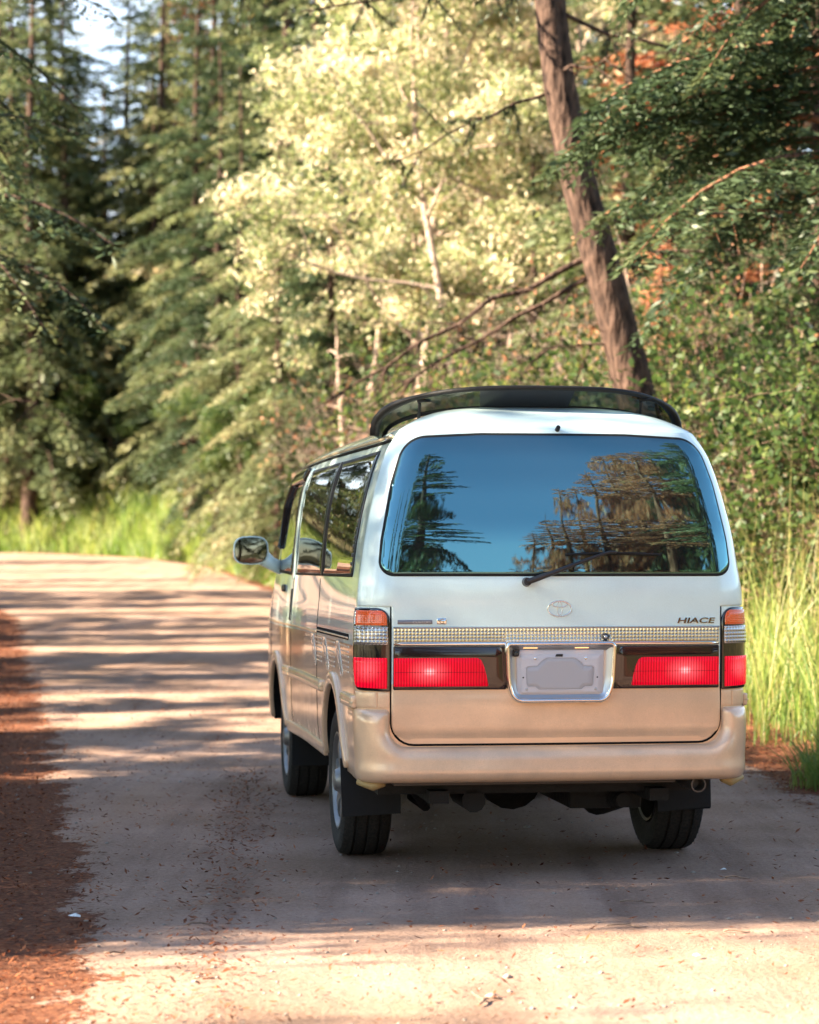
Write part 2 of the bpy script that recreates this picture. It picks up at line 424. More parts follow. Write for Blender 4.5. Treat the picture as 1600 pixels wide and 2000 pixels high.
class Tube:
    """collects tubes into one mesh"""
    def __init__(s):
        s.V = []; s.F = []
    def add(s, pts, rad, n=8, cap=True, jitter=0):
        pts = [Vector(p) for p in pts]
        base = len(s.V)
        up = Vector((.31, .17, .93))
        for i, p in enumerate(pts):
            d = (pts[min(i + 1, len(pts) - 1)] - pts[max(i - 1, 0)]).normalized()
            a = d.cross(up)
            if a.length < .1: a = d.cross(Vector((1, 0, 0)))
            a.normalize(); b = d.cross(a)
            r = rad[i] if hasattr(rad, '__len__') else rad
            for k in range(n):
                th = 2 * PI * k / n
                rk = r * (1 + random.uniform(-jitter, jitter))
                s.V.append(p + (a * math.cos(th) + b * math.sin(th)) * rk)
        for i in range(len(pts) - 1):
            for k in range(n):
                k2 = (k + 1) % n
                s.F.append((base + i * n + k, base + i * n + k2, base + (i + 1) * n + k2, base + (i + 1) * n + k))
        if cap:
            s.F.append(tuple(base + k for k in range(n))[::-1])
            s.F.append(tuple(base + (len(pts) - 1) * n + k for k in range(n)))
        return s
    def box(s, lo, hi):
        b = len(s.V)
        for x in (lo[0], hi[0]):
            for y in (lo[1], hi[1]):
                for z in (lo[2], hi[2]):
                    s.V.append(Vector((x, y, z)))
        for f in ((0, 1, 3, 2), (4, 6, 7, 5), (0, 4, 5, 1), (2, 3, 7, 6), (0, 2, 6, 4), (1, 5, 7, 3)):
            s.F.append(tuple(b + i for i in f))
        return s
    def build(s, name, mat, parent=None, smooth=True, sharp=None):
        return mesh(name, s.V, s.F, mat, parent, smooth, sharp)

def itp(t, z):
    if z <= t[0][0]: return t[0][1]
    for (a, b), (p, q) in zip(t, t[1:]):
        if z <= p:
            return b + (q - b) * (z - a) / (p - a)
    return t[-1][1]

def sms(a, b, x):
    x = max(0, min(1, (x - a) / (b - a))); return x * x * (3 - 2 * x)

def smooth_table(t, n=80, w=.05):
    """densify and smooth a piecewise-linear table"""
    lo, hi = t[0][0], t[-1][0]
    xs = np.linspace(lo, hi, n); ys = np.array([itp(t, x) for x in xs])
    dx = xs[1] - xs[0]; k = max(1, int(w / dx))
    pad = np.concatenate([2 * ys[0] - ys[k:0:-1], ys, 2 * ys[-1] - ys[-2:-k - 2:-1]])
    ker = np.ones(2 * k + 1) / (2 * k + 1)
    return list(zip(xs.tolist(), np.convolve(pad, ker, 'valid').tolist()))

# ------------------------------------------------------------ the van: shape functions (local: x right, y forward, z up)
WT = smooth_table([(.38, .785), (.5, .805), (.7, .81), (1.0, .81), (1.1, .80), (1.23, .787), (1.40, .763), (1.585, .72), (1.71, .683), (1.775, .655), (1.83, .61)], w=.08)
YR = smooth_table([(.38, .05), (1.0, .03), (1.2, .035), (1.4, .052), (1.6, .085), (1.75, .118), (1.83, .15)])
YF = smooth_table([(.38, 4.45), (.55, 4.56), (.75, 4.56), (1.0, 4.48), (1.08, 4.42), (1.4, 4.12), (1.7, 3.82), (1.83, 3.5)])
BOW, RC = .03, .13

def widen(y, z):
    return .035 * sms(2.2, 3.6, y) * sms(1.5, 1.1, z) + .085 * sms(1.1, 1.75, z) * sms(.2, 3, y)

def rear_pt(s, z):
    w = itp(WT, z); fl = w - RC; a = abs(s)
    if a <= fl: x = a; y = BOW * (x / w) ** 2
    elif a < fl + PI / 2 * RC:
        th = (a - fl) / RC; x = fl + RC * math.sin(th); y = BOW * (x / w) ** 2 + RC * (1 - math.cos(th))
    else: x = w; y = BOW + RC + (a - fl - PI / 2 * RC)
    y += itp(YR, z); x += widen(y, z)
    return Vector((math.copysign(x, s), y, z))

def side_pt(y, z, sg=-1):
    return Vector((sg * (itp(WT, z) + widen(y, z)), y, z))

def on(fn, out):
    """map (a, b, offset) to a point lifted off the surface"""
    def m(a, b, off):
        e = .004
        p = fn(a, b)
        n = (fn(a + e, b) - fn(a - e, b)).cross(fn(a, b + e) - fn(a, b - e)).normalized()
        if n.dot(Vector(out(p))) < 0: n = -n
        return p + n * off
    return m

MR = on(rear_pt, lambda p: (p.x * .3, -1, 0))
ML = on(lambda y, z: side_pt(y, z, -1), lambda p: (-1, 0, 0))
MRt = on(lambda y, z: side_pt(y, z, 1), lambda p: (1, 0, 0))

def rpoly(pts, n=7):
    """pts: (x, z, r) -> outline with rounded corners"""
    out = []
    N = len(pts)
    for i in range(N):
        p0, p1, p2 = pts[i - 1], pts[i], pts[(i + 1) % N]
        r = p1[2] if len(p1) > 2 else 0
        a = Vector((p0[0] - p1[0], p0[1] - p1[1])); b = Vector((p2[0] - p1[0], p2[1] - p1[1]))
        c = Vector((p1[0], p1[1]))
        if r <= 0:
            out.append(c); continue
        ang = a.angle(b); tl = min(r / math.tan(ang / 2), a.length * .49, b.length * .49)
        A = c + a.normalized() * tl; B = c + b.normalized() * tl
        for k in range(n + 1):
            u = k / n
            # rational quadratic bezier = near circular arc
            w = math.sin(ang / 2)
            den = (1 - u) ** 2 + 2 * u * (1 - u) * w + u * u
            out.append((A * (1 - u) ** 2 + c * (2 * u * (1 - u) * w) + B * u * u) / den)
    return out

def resample(o, step):
    res = []
    N = len(o)
    for i in range(N):
        a, b = o[i], o[(i + 1) % N]
        L = (b - a).length
        if L < 1e-5: continue
        k = max(1, math.ceil(L / step))
        for j in range(k):
            res.append(a + (b - a) * (j / k))
    return res

def area(o):
    return sum(o[i].x * o[(i + 1) % len(o)].y - o[(i + 1) % len(o)].x * o[i].y for i in range(len(o))) / 2

def inset(o, d):
    """move every outline point inwards by d (outwards when negative)"""
    sg = 1 if area(o) > 0 else -1
    res = []
    N = len(o)
    for i in range(N):
        a = (o[i] - o[i - 1]).normalized(); b = (o[(i + 1) % N] - o[i]).normalized()
        na = Vector((-a.y, a.x)) * sg; nb = Vector((-b.y, b.x)) * sg
        m = (na + nb)
        if m.length < .2: m = na
        m.normalize()
        res.append(o[i] + m * d / max(.45, m.dot(na)))
    return res

def fill(V2, step):
    """triangulate an outline with interior grid points; returns pts, tris"""
    o = V2
    xs = [p.x for p in o]; zs = [p.y for p in o]
    P = np.array([[p.x, p.y] for p in o])
    gx = np.arange(min(xs) + step / 2, max(xs), step); gz = np.arange(min(zs) + step / 2, max(zs), step)
    G = np.array([[x, z] for x in gx for z in gz]).reshape(-1, 2)
    if len(G):
        A = P; B = np.roll(P, -1, axis=0)
        ins = np.zeros(len(G), bool); dmin = np.full(len(G), 9e9)
        for a, b in zip(A, B):
            if a[1] != b[1]:
                c = (a[1] > G[:, 1]) != (b[1] > G[:, 1])
                xi = (b[0] - a[0]) * (G[:, 1] - a[1]) / (b[1] - a[1]) + a[0]
                ins ^= c & (G[:, 0] < xi)
            ab = b - a; L = max(1e-12, ab @ ab)
            t = np.clip(((G - a) @ ab) / L, 0, 1)
            dmin = np.minimum(dmin, np.hypot(*(G - a - t[:, None] * ab).T))
        G = G[ins & (dmin > step * .45)]
    pts = [Vector(p) for p in P.tolist()] + [Vector(g) for g in G.tolist()]
    n = len(o)
    r = geometry.delaunay_2d_cdt(pts, [], [list(range(n))], 1, 1e-6, True)
    T = [tuple(f) for f in r[2]]
    Q = np.array([[v.x, v.y] for v in r[0]])
    C = np.array([Q[list(f)].mean(0) for f in T]).reshape(-1, 2)
    ins = np.zeros(len(C), bool)
    for a, b in zip(P, np.roll(P, -1, axis=0)):
        if a[1] != b[1]:
            c = (a[1] > C[:, 1]) != (b[1] > C[:, 1])
            ins ^= c & (C[:, 0] < (b[0] - a[0]) * (C[:, 1] - a[1]) / (b[1] - a[1]) + a[0])
    return r[0], [f for f, k in zip(T, ins) if k], r[3]

def dist_to(o):
    P = np.array([[p.x, p.y] for p in o]); B = np.roll(P, -1, axis=0)
    ab = B - P; L = np.maximum(1e-12, (ab ** 2).sum(1))
    def f(x, z):
        q = np.array([x, z]) - P
        t = np.clip((q * ab).sum(1) / L, 0, 1)
        return float(np.sqrt(((q - t[:, None] * ab) ** 2).sum(1).min()))
    return f

def panel(name, outline, mp, off, mat, parent, step=.035, edge=.005, base=-.002, bulge=None, loops=None, smooth=True, sharp=None, fillin=True):
    """a skin panel lying on surface mp: rounded rim, filled middle"""
    o = resample([Vector((p[0], p[1])) for p in outline], step)
    if loops is None:
        loops = [(0, base), (0, off * .55), (edge * .3, off * .86), (edge, off)]
    V = []; Fc = []
    n = len(o)
    bl = bulge or (lambda a, b: 0)
    rings = []
    last = None
    for ins_, of in loops:
        ring = inset(o, ins_) if ins_ else o
        rings.append([len(V) + i for i in range(n)])
        for p in ring:
            V.append(mp(p.x, p.y, of + (bl(p.x, p.y) if of > base else 0)))
        last = (ring, of)
    for a, b in zip(rings, rings[1:]):
        for i in range(n):
            j = (i + 1) % n
            Fc.append((a[i], a[j], b[j], b[i]))
    if fillin:
        pts, tris, orig = fill(last[0], step)
        idx = []
        for i, p in enumerate(pts):
            if orig[i] and orig[i][0] < n:
                idx.append(rings[-1][orig[i][0]])
            else:
                idx.append(len(V)); V.append(mp(p.x, p.y, last[1] + bl(p.x, p.y)))
        for f in tris:
            g = tuple(idx[i] for i in f)
            if len(set(g)) == 3: Fc.append(g)
    me = bpy.data.meshes.new(name)
    me.from_pydata([tuple(v) for v in V], [], Fc)
    bm = bmesh.new(); bm.from_mesh(me)
    bmesh.ops.recalc_face_normals(bm, faces=bm.faces)
    # make sure they face outward
    s = 0
    c0 = mp(o[0].x, o[0].y, 0); c1 = mp(o[0].x, o[0].y, .01); nn_ = (c1 - c0)
    for f in bm.faces: s += f.normal.dot(nn_) * f.calc_area()
    if s < 0: bmesh.ops.reverse_faces(bm, faces=bm.faces)
    bm.to_mesh(me); bm.free()
    return link(name, me, mat, parent, smooth, sharp)

# ------------------------------------------------------------ the van
VA = R(8.1)
van = bpy.data.objects.new('van', None)
col.objects.link(van)
van.location = (.605, 9.11, 0)
van.rotation_euler = (0, 0, VA)
tag(van, 'white and gold passenger van with brake lights on, driving away along the dirt road', 'van')

# body shell --------------------------------------------------
def ring_pts(z, ins=0, roofk=0):
    """closed plan outline at height z, inset for roof rings; list of (x, y)"""
    w = itp(WT, z) - ins; y0 = itp(YR, z) + ins * .95; yf = itp(YF, z) - ins * 1.6
    rc = max(.02, RC - ins * .1) if w > .16 else w * .6
    rc = min(rc, w * .8)
    fl = w - rc
    P = []
    for k in range(9):
        x = fl * k / 8; P.append((x, y0 + BOW * (x / max(w, .01)) ** 2))
    for k in range(1, 17):
        th = PI / 2 * k / 16; x = fl + rc * math.sin(th)
        P.append((x, y0 + BOW * (x / w) ** 2 + rc * (1 - math.cos(th))))
    ys = P[-1][1]
    ry = min(.42, w * .8); rx = min(.30, w * .7)
    ye = yf - ry
    for k in range(1, 61):
        P.append((w, ys + (ye - ys) * k / 60))
    for k in range(1, 11):
        th = PI / 2 * k / 10
        P.append((w - rx + rx * math.cos(th), ye + (ry - .06) * math.sin(th)))
    for k in range(1, 6):
        u = k / 5; P.append(((w - rx) * (1 - u), yf - .06 + .06 * math.sin(u * PI / 2)))
    half = [(x + widen(y, z) * (x / max(w, .01)) * max(0, 1 - ins * 1.2), y) for x, y in P]
    return half

rings = []
zs = list(np.linspace(.40, 1.83, 50))
for z in zs:
    rings.append([(x, y, z) for x, y in ring_pts(z)])
WR = .61
def roofz(d): return 1.83 + .117 * (1 - (1 - min(1, d / WR)) ** 3.6)
for d in (.008, .02, .035, .055, .08, .11, .15, .20, .26, .33, .41, .5, .58):
    rings.append([(x, y, roofz(d)) for x, y in ring_pts(1.83, d)])
V = []; Fc = []
nh = len(rings[0]); full = 2 * nh - 2
for r_ in rings:
    V += r_
    V += [(-x, y, z) for x, y, z in r_[-2:0:-1]]
for i in range(len(rings) - 1):
    for k in range(full):
        k2 = (k + 1) % full
        Fc.append((i * full + k, i * full + k2, (i + 1) * full + k2, (i + 1) * full + k))
Fc.append(tuple(range(full))[::-1])
# close the roof: strip between mirrored points
tb = (len(rings) - 1) * full
for k in range(nh - 1):
    a, b = tb + k, tb + k + 1
    c = tb + (full - k - 1) % full if k + 1 < nh - 1 else b
    d = tb + (full - k) % full if k > 0 else a
    f = [a, b]
    if c not in f: f.append(c)
    if d not in f: f.append(d)
    Fc.append(tuple(f))
me = bpy.data.meshes.new('body')
me.from_pydata(V, [], Fc)
bm = bmesh.new(); bm.from_mesh(me)
bmesh.ops.recalc_face_normals(bm, faces=bm.faces)
bm.to_mesh(me); bm.free()
body = link('body', me, ['two_tone_paint', 'black_gap'], van)
AX = [1.0, 3.57]
WZ = .36
cut = Tube()
for ya in AX:
    for sg in (-1, 1):
        cut.add([(sg * .5, ya, WZ), (sg * 1.1, ya, WZ)], .39, n=72)
cutter = cut.build('cutter', 'black_gap', van)
bm = bmesh.new(); bm.from_mesh(cutter.data); bmesh.ops.recalc_face_normals(bm, faces=bm.faces); bm.to_mesh(cutter.data); bm.free()
for p in cutter.data.polygons: p.use_smooth = False
md = body.modifiers.new('cut', 'BOOLEAN')
md.object = cutter; md.operation = 'DIFFERENCE'; md.solver = 'EXACT'
md.material_mode = 'TRANSFER'
dg = bpy.context.evaluated_depsgraph_get()
nm = bpy.data.meshes.new_from_object(body.evaluated_get(dg))
body.modifiers.clear()
body.data = nm
nm.name = 'body'
nm.polygons.foreach_set('use_smooth', [True] * len(nm.polygons))
nm.set_sharp_from_angle(angle=R(35))
bpy.data.objects.remove(cutter)
for p in nm.polygons:
    c = p.center
    for ya in AX:
        if math.hypot(c.y - ya, c.z - WZ) < .3915 and abs(c.x) < .9 and abs(p.normal.x) < .5 or (abs(abs(c.x) - .5) < .01 and abs(c.y - ya) < .4):
            p.material_index = 1

# tailgate --------------------------------------------------
def mirror(o):
    return [(-p[0], p[1]) + tuple(p[2:]) for p in o][::-1]
gate_half = [(.676, .553, .09), (.676, 1.106, .004), (.845, 1.108, .01), (.845, 1.23, 0), (.82, 1.40, .3), (.775, 1.58, .3), (.725, 1.74, .06), (.66, 1.822, .05)]
gate_o = rpoly(gate_half + mirror(gate_half))
def gate_bulge(s, z):
    b = .006 * sms(.79, .70, z)
    b -= .014 * sms(.600, .585, z)
    b += .004 * math.exp(-((z - 1.17) / .06) ** 2)
    return b
low_half = [(.676, .553, .09), (.676, 1.100, 0)]
gap = panel('tailgate_gap', rpoly(low_half + mirror(low_half)), MR, .0012, 'black_gap', None, edge=.001, fillin=False, loops=[(-.006, .002), (-.003, .0025), (.003, .0025)])
white_gate = panel('tailgate', gate_o, MR, .006, ['white_paint', 'gold_paint'], van, step=.022, edge=.007, bulge=gate_bulge)
gap.parent = white_gate
for p in white_gate.data.polygons:
    c = p.center
    if c.z < .80: p.material_index = 1
gate = white_gate
gate.name = 'tailgate'
G0 = .006

# rear window
win_half = [(.664, 1.231, .035), (.722, 1.236, .05), (.718, 1.32, 0), (.700, 1.44, 0), (.665, 1.60, 0), (.625, 1.695, .07), (.575, 1.785, .09), (.40, 1.797, 0), (.2, 1.802, 0)]
win_o = rpoly([(.725, 1.231, .055), (.712, 1.37, .3), (.667, 1.60, .3), (.605, 1.786, .13), (.30, 1.802, 1), (-.30, 1.802, 1), (-.605, 1.786, .13), (-.667, 1.60, .3), (-.712, 1.37, .3), (-.725, 1.231, .055)], 9)
gk = panel('gasket', win_o, MR, G0 + .005, 'rubber', None, edge=.004, step=.012, fillin=False, loops=[(-.004, G0 - .002), (-.004, G0 + .003), (-.001, G0 + .005), (.006, G0 + .004)])
rw = panel('rear_window', win_o, MR, G0 + .0065, 'rear_glass', gate, step=.0125, edge=.003, loops=[(.006, G0), (.006, G0 + .0055), (.008, G0 + .0065)])
gk.parent = rw

# dark band, reflector strip, red lenses on the tailgate
bandz = (.773, .948)
ap = rpoly([(-.670, bandz[0], .006), (-.214, bandz[0], .004), (-.222, bandz[1], .004), (-.670, bandz[1], .006)])
ap2 = rpoly([(.225, bandz[0], .004), (.670, bandz[0], .006), (.670, bandz[1], .006), (.232, bandz[1], .004)])
for o_ in (ap, ap2):
    panel('dark_band', o_, MR, G0 + .009, 'dark_applique', gate, edge=.006)
lens_mat('lens_red_a', -.525, .846, .62)
lens_mat('lens_red_b', .525, .846, .62)
lens_mat('lens_red_c', -.775, .855, .9, 1.3)
lens_mat('lens_red_d', .775, .855, .9, 1.3)
l1 = rpoly([(-.668, .786, .004), (-.285, .786, .006), (-.300, .855, .15), (-.318, .902, .03), (-.668, .902, .004)])
l2 = rpoly([(.297, .786, .006), (.668, .786, .004), (.668, .902, .004), (.330, .902, .03), (.312, .855, .15)])
for o_, mm in ((l1, 'lens_red_a'), (l2, 'lens_red_b')):
    lb = panel('brake_light', o_, MR, G0 + .012, mm, gate, edge=.003)
    xs = [p[0] for p in o_]
    panel('lens_seam', rpoly([(min(xs) + .004, .8425), (max(xs) - .016, .8425), (max(xs) - .016, .8455), (min(xs) + .004, .8455)]), MR, G0 + .0126, 'black_gap', lb, edge=.0008, base=G0 + .011)
# strip with cube-corner facets
sV = []; sF = []
z0, z1 = .9655, 1.0195; x0, x1 = -.668, .668
nc, nr = 92, 4
for i in range(nc):
    for j in range(nr):
        a0 = x0 + (x1 - x0) * i / nc; a1 = x0 + (x1 - x0) * (i + 1) / nc
        b0 = z0 + (z1 - z0) * j / nr; b1 = z0 + (z1 - z0) * (j + 1) / nr
        k = len(sV)
        sV += [MR(a0, b0, G0 + .006), MR(a1, b0, G0 + .006), MR(a1, b1, G0 + .006), MR(a0, b1, G0 + .006),
               MR((a0 + a1) / 2, (b0 + b1) / 2 + .001, G0 + .0102)]
        sF += [(k, k + 1, k + 4), (k + 1, k + 2, k + 4), (k + 2, k + 3, k + 4), (k + 3, k, k + 4)]
mesh('reflector_strip', sV, sF, 'strip_metal', gate, smooth=False)
panel('chrome_trim', rpoly([(-.670, 1.0195, .001), (.670, 1.0195, .001), (.670, 1.0255, .001), (-.670, 1.0255, .001)]), MR, G0 + .009, 'satin_silver', gate, edge=.002, base=0)
panel('chrome_trim', rpoly([(-.670, .9495, .001), (.670, .9495, .001), (.670, .9655, .001), (-.670, .9655, .001)]), MR, G0 + .0105, 'chrome', gate, edge=.005, base=0)

# number plate surround: chrome rim, grey tray, pale bracket with a cut-out
PC = .0045
po = rpoly([(-.166, .718, .06), (.176, .718, .06), (.2345, .967, .022), (-.2225, .967, .022)][:], 9)
po = rpoly([(-.190, .720, .055), (.200, .720, .055), (.226, .80, .2), (.2335, .967, .024), (-.2235, .967, .024), (-.216, .80, .2)], 9)
sur = panel('plate_surround', po, MR, .03, 'chrome', gate, step=.02, fillin=False,
            loops=[(-.004, G0), (-.003, G0 + .018), (.002, G0 + .033), (.008, G0 + .038), (.014, G0 + .036), (.0175, G0 + .030)])
tray = panel('tray', po, MR, .03, 'satin_silver', sur, step=.02, loops=[(.0165, G0 + .032), (.020, G0 + .028), (.034, G0 + .014), (.04, G0 + .012)])
T0 = G0 + .012
pl = rpoly([(-.172, .752, .012), (.181, .752, .012), (.184, .932, .004), (-.176, .932, .004)])
brk = panel('plate_bracket', pl, MR, T0 + .004, 'pale_plastic', sur, step=.02, edge=.002, base=T0 - .002)
pl2 = rpoly([(-.160, .757, .01), (.169, .757, .01), (.171, .916, .008), (-.163, .916, .008)])
# raised ring with lobed opening: outer outline pl2, opening darker panel
panel('bracket_face', pl2, MR, T0 + .007, 'pale_plastic', sur, step=.02, edge=.0015, base=T0)
op = rpoly([(-.135, .785, .012), (-.10, .785, .0), (-.085, .772, .006), (.090, .772, .006), (.105, .785, 0), (.140, .785, .012), (.142, .868, .012), (.100, .870, .004), (.082, .888, .02),
            (.060, .901, .015), (-.055, .901, .015), (-.074, .888, .02), (-.092, .870, .004), (-.138, .866, .012)])
panel('bracket_opening', op, MR, T0 + .0072, 'grey_plastic', sur, step=.02, edge=.001, base=T0)
rimo = panel('opening_edge', op, MR, .01, 'pale_plastic', sur, step=.02, fillin=False, loops=[(-.003, T0 + .006), (-.0022, T0 + .0095), (-.0006, T0 + .0095), (.0004, T0 + .007)])
def disc(name, cx, cz, r, off, mat, parent, base=0, mp=None, n=20, h=None):
    o = [(cx + r * math.cos(2 * PI * k / n), cz + r * math.sin(2 * PI * k / n)) for k in range(n)]
    return panel(name, o, mp or MR, off, mat, parent, step=max(.01, r), edge=r * .25, base=base)
for sx_ in (-.10, .107):
    disc('screw', sx_, .899, .007, T0 + .0105, 'chrome', sur, T0)
for sx_ in (-.148, .155):
    disc('hole', sx_, .822, .004, T0 + .0078, 'black_gap', sur, T0)
    disc('hole', sx_ * .93 + .004, .775, .008, T0 + .0078, 'satin_silver', sur, T0)
panel('clip', rpoly([(-.02, .905, .002), (.012, .905, .002), (.015, .916, .002), (-.014, .916, .002)]), MR, T0 + .009, 'black_plastic', sur, edge=.001, base=T0)
panel('lamp_cover', rpoly([(-.19, .905, .008), (-.166, .905, .008), (-.162, .935, .004), (-.192, .935, .004)]), MR, T0 + .018, 'black_plastic', sur, edge=.006, base=T0)
lt = pr('plate_lamp_glow', (.8, .5, .3), .4, emit=(1, .45, .15), estr=.35)
for a, b in ((-.15, -.09), (.06, .12)):
    panel('plate_lamp', rpoly([(a, .9385, .002), (b, .9385, .002), (b, .9445, .002), (a, .9445, .002)]), MR, T0 + .012, 'plate_lamp_glow', sur, edge=.002, base=T0)
lockp = disc('lock', .189, .984, .0145, G0 + .020, 'black_plastic', gate, 0)
disc('keyhole', .189, .984, .008, G0 + .0225, 'satin_silver', lockp, 0)

# emblem: three interlaced ellipses
em = Tube()
def ell(cx, cz, a, b, r, n=40, off=.006, squash=0):
    pts = []
    for k in range(n + 1):
        th = 2 * PI * k / n
        pts.append(MR(cx + a * math.cos(th), cz + b * math.sin(th), G0 + off))
    em.add(pts, [r * (1 + .35 * abs(math.cos(2 * PI * k / n)) * (1 if squash == 0 else -.4)) for k in range(n + 1)], 6, cap=False)
ell(.003, 1.097, .0485, .0315, .0021, off=.003)
ell(.003, 1.1145, .031, .0115, .0018, off=.003)
ell(.003, 1.098, .0100, .0275, .0017, off=.003, squash=1)
em.build('emblem', 'chrome', gate)

def text_on(name, body_, x0_, z0_, h, width, mat, parent, off=.006, depth=.0016, shear=0, bold=0.012):
    cu = bpy.data.curves.new(name, 'FONT')
    cu.body = body_; cu.size = 1; cu.extrude = .02; cu.shear = shear; cu.offset = bold
    ob = bpy.data.objects.new(name, cu)
    col.objects.link(ob)
    bpy.context.view_layer.update()
    me_ = bpy.data.meshes.new_from_object(ob.evaluated_get(bpy.context.evaluated_depsgraph_get()))
    bpy.data.objects.remove(ob)
    co = np.array([v.co[:] for v in me_.vertices])
    lo, hi = co.min(0), co.max(0)
    for v in me_.vertices:
        u = (v.co.x - lo[0]) / (hi[0] - lo[0]); w_ = (v.co.y - lo[1]) / (hi[1] - lo[1])
        d = (v.co.z + .02) / .04
        v.co = MR(x0_ + u * width, z0_ + w_ * h, off + d * depth)
    return link(name, me_, mat, parent, smooth=False)
text_on('lettering', 'HIACE', .492, 1.0365, .0225, .161, 'chrome', gate, G0 + .0015, .004, shear=.18, bold=.02)
bdg = panel('badge', rpoly([(-.653, 1.036, .002), (-.513, 1.036, .002), (-.513, 1.053, .002), (-.653, 1.053, .002)]), MR, G0 + .0045, 'badge_grey', gate, edge=.0015, base=0)
text_on('lettering', 'CUSTOM', -.592, 1.0395, .010, .070, 'satin_silver', bdg, G0 + .0045, .0008, bold=.0)
bdg2 = panel('badge', rpoly([(-.496, 1.035, .005), (-.456, 1.035, .005), (-.456, 1.0605, .005), (-.496, 1.0605, .005)]), MR, G0 + .0045, 'chrome', gate, edge=.0015, base=0)
text_on('lettering', 'G', -.485, 1.0385, .018, .019, 'rust_bracket', bdg2, G0 + .0045, .001, bold=.0)
nz_ = Tube(); nz_.add([rear_pt(.018, 1.823), MR(.018, 1.823, .03)], [.010, .009], 12)
nz_.build('washer_nozzle', 'rubber', gate, sharp=40)

# rear wiper
wa = Tube()
piv = MR(-.132, 1.204, .03)
wa.add([MR(-.132, 1.204, 0), MR(-.132, 1.204, .042)], [.020, .016], 16)
arm = [(-.132, 1.204, .036), (-.10, 1.214, .040), (-.03, 1.238, .042), (.06, 1.272, .040), (.15, 1.305, .036), (.205, 1.322, .034), (.235, 1.322, .030)]
wa.add([MR(*p) for p in arm], [.0125, .012, .010, .008, .0065, .0055, .005], 8)
wiper = wa.build('wiper_arm', 'black_plastic', gate, sharp=50)
wb = Tube()
wb.add([MR(x, 1.317 - .004 * ((x - .225) / .2) ** 2, G0 + .014) for x in np.linspace(.03, .425, 14)], .0055, 6)
wb.add([MR(x, 1.319, G0 + .022 - .010 * abs((x - .225) / .15)) for x in np.linspace(.09, .36, 12)], .004, 6)
wb.build('wiper_blade', 'rubber', wiper)

# tail lights on the body corners --------------------------------------------------
for sg, lm in ((-1, 'lens_red_c'), (1, 'lens_red_d')):
    def X(pts): 
        q = [(sg * p[0],) + tuple(p[1:]) for p in pts]
        return rpoly(q if sg > 0 else q[::-1])
    hs = panel('tail_light', X([(.681, .766, .006), (.838, .770, .035), (.868, .87, 0), (.868, 1.101, .004), (.681, 1.101, .055)]), MR, .010, 'black_gloss', van, edge=.006, step=.018)
    panel('amber_lens', X([(.693, 1.030, .004), (.840, 1.030, .004), (.840, 1.091, .004), (.693, 1.091, .042)]), MR, .0135, 'amber_lens', hs, edge=.003, step=.015)
    panel('clear_lens', X([(.690, .953, .004), (.850, .953, .004), (.850, 1.0265, .003), (.690, 1.0265, .003)]), MR, .0135, 'clear_lens', hs, edge=.003, step=.015)
    panel('clear_lens', X([(.845, 1.032, .003), (.860, 1.032, .003), (.860, 1.088, .003), (.845, 1.088, .003)]), MR, .0128, 'clear_lens', hs, edge=.002, step=.015)
    rl = panel('red_lens', X([(.692, .778, .004), (.835, .782, .02), (.852, .86, .03), (.852, .902, .004), (.692, .902, .004)]), MR, .0135, lm, hs, edge=.003, step=.015)
    panel('lens_seam', X([(.692, .8425), (.850, .8425), (.850, .8455), (.692, .8455)]), MR, .0141, 'black_gap', rl, edge=.0008, base=.01)
    # body corner piece joint below the lamp
    panel('corner_panel', X([(.683, .700, .004), (.730, .700, .003), (.730, .763, .003), (.683, .763, .004)]), MR, .003, 'gold_paint', van, edge=.003, step=.02)
    panel('corner_panel', X([(.733, .700, .003), (.862, .700, .006), (.862, .763, .006), (.733, .763, .003)]), MR, .003, 'gold_paint', van, edge=.003, step=.02)
    panel('drip_end', X([(.86, 1.786, .003), (.885, 1.786, .003), (.885, 1.802, .003), (.86, 1.802, .003)]), MR, .012, 'chrome', van, edge=.003)

# bumper --------------------------------------------------
bo_half = [(.6835, .5435, .095), (.6835, .694, .02), (1.06, .694, .02), (1.10, .50, .02), (1.00, .408, .06), (.70, .400, .05)]
bo = rpoly(bo_half + mirror(bo_half), 8)
df = dist_to([Vector((p[0], p[1])) for p in resample([Vector((q[0], q[1])) for q in bo], .02)])
def bb(s, z):
    d = df(s, z)
    k = min(1, d / .048)
    v = .060 * math.sqrt(max(0, 1 - (1 - k) ** 2))
    v *= (1 - .92 * sms(.66, .88, abs(s)))
    v += .006 * sms(.50, .44, z)
    return v
bump = panel('bumper', bo, MR, .004, 'gold_paint', van, step=.0135, edge=.004, base=-.004, bulge=bb,
             loops=[(0, -.004), (0, .0039), (.0015, .0041), (.005, .0041), (.010, .0041), (.017, .0041)])
lip = Tube()
lip.box((-.66, .10, .385), (.50, .30, .40))
lip.build('bumper_liner', 'black_plastic', van, smooth=False)
for sg in (-1, 1):
    bk = Tube(); bk.add([(sg * .70, .10, .40), (sg * .74, .12, .385), (sg * .80, .16, .398)], [.018, .022, .012], 8)
    bk.build('bumper_bracket', 'rust_bracket', van)

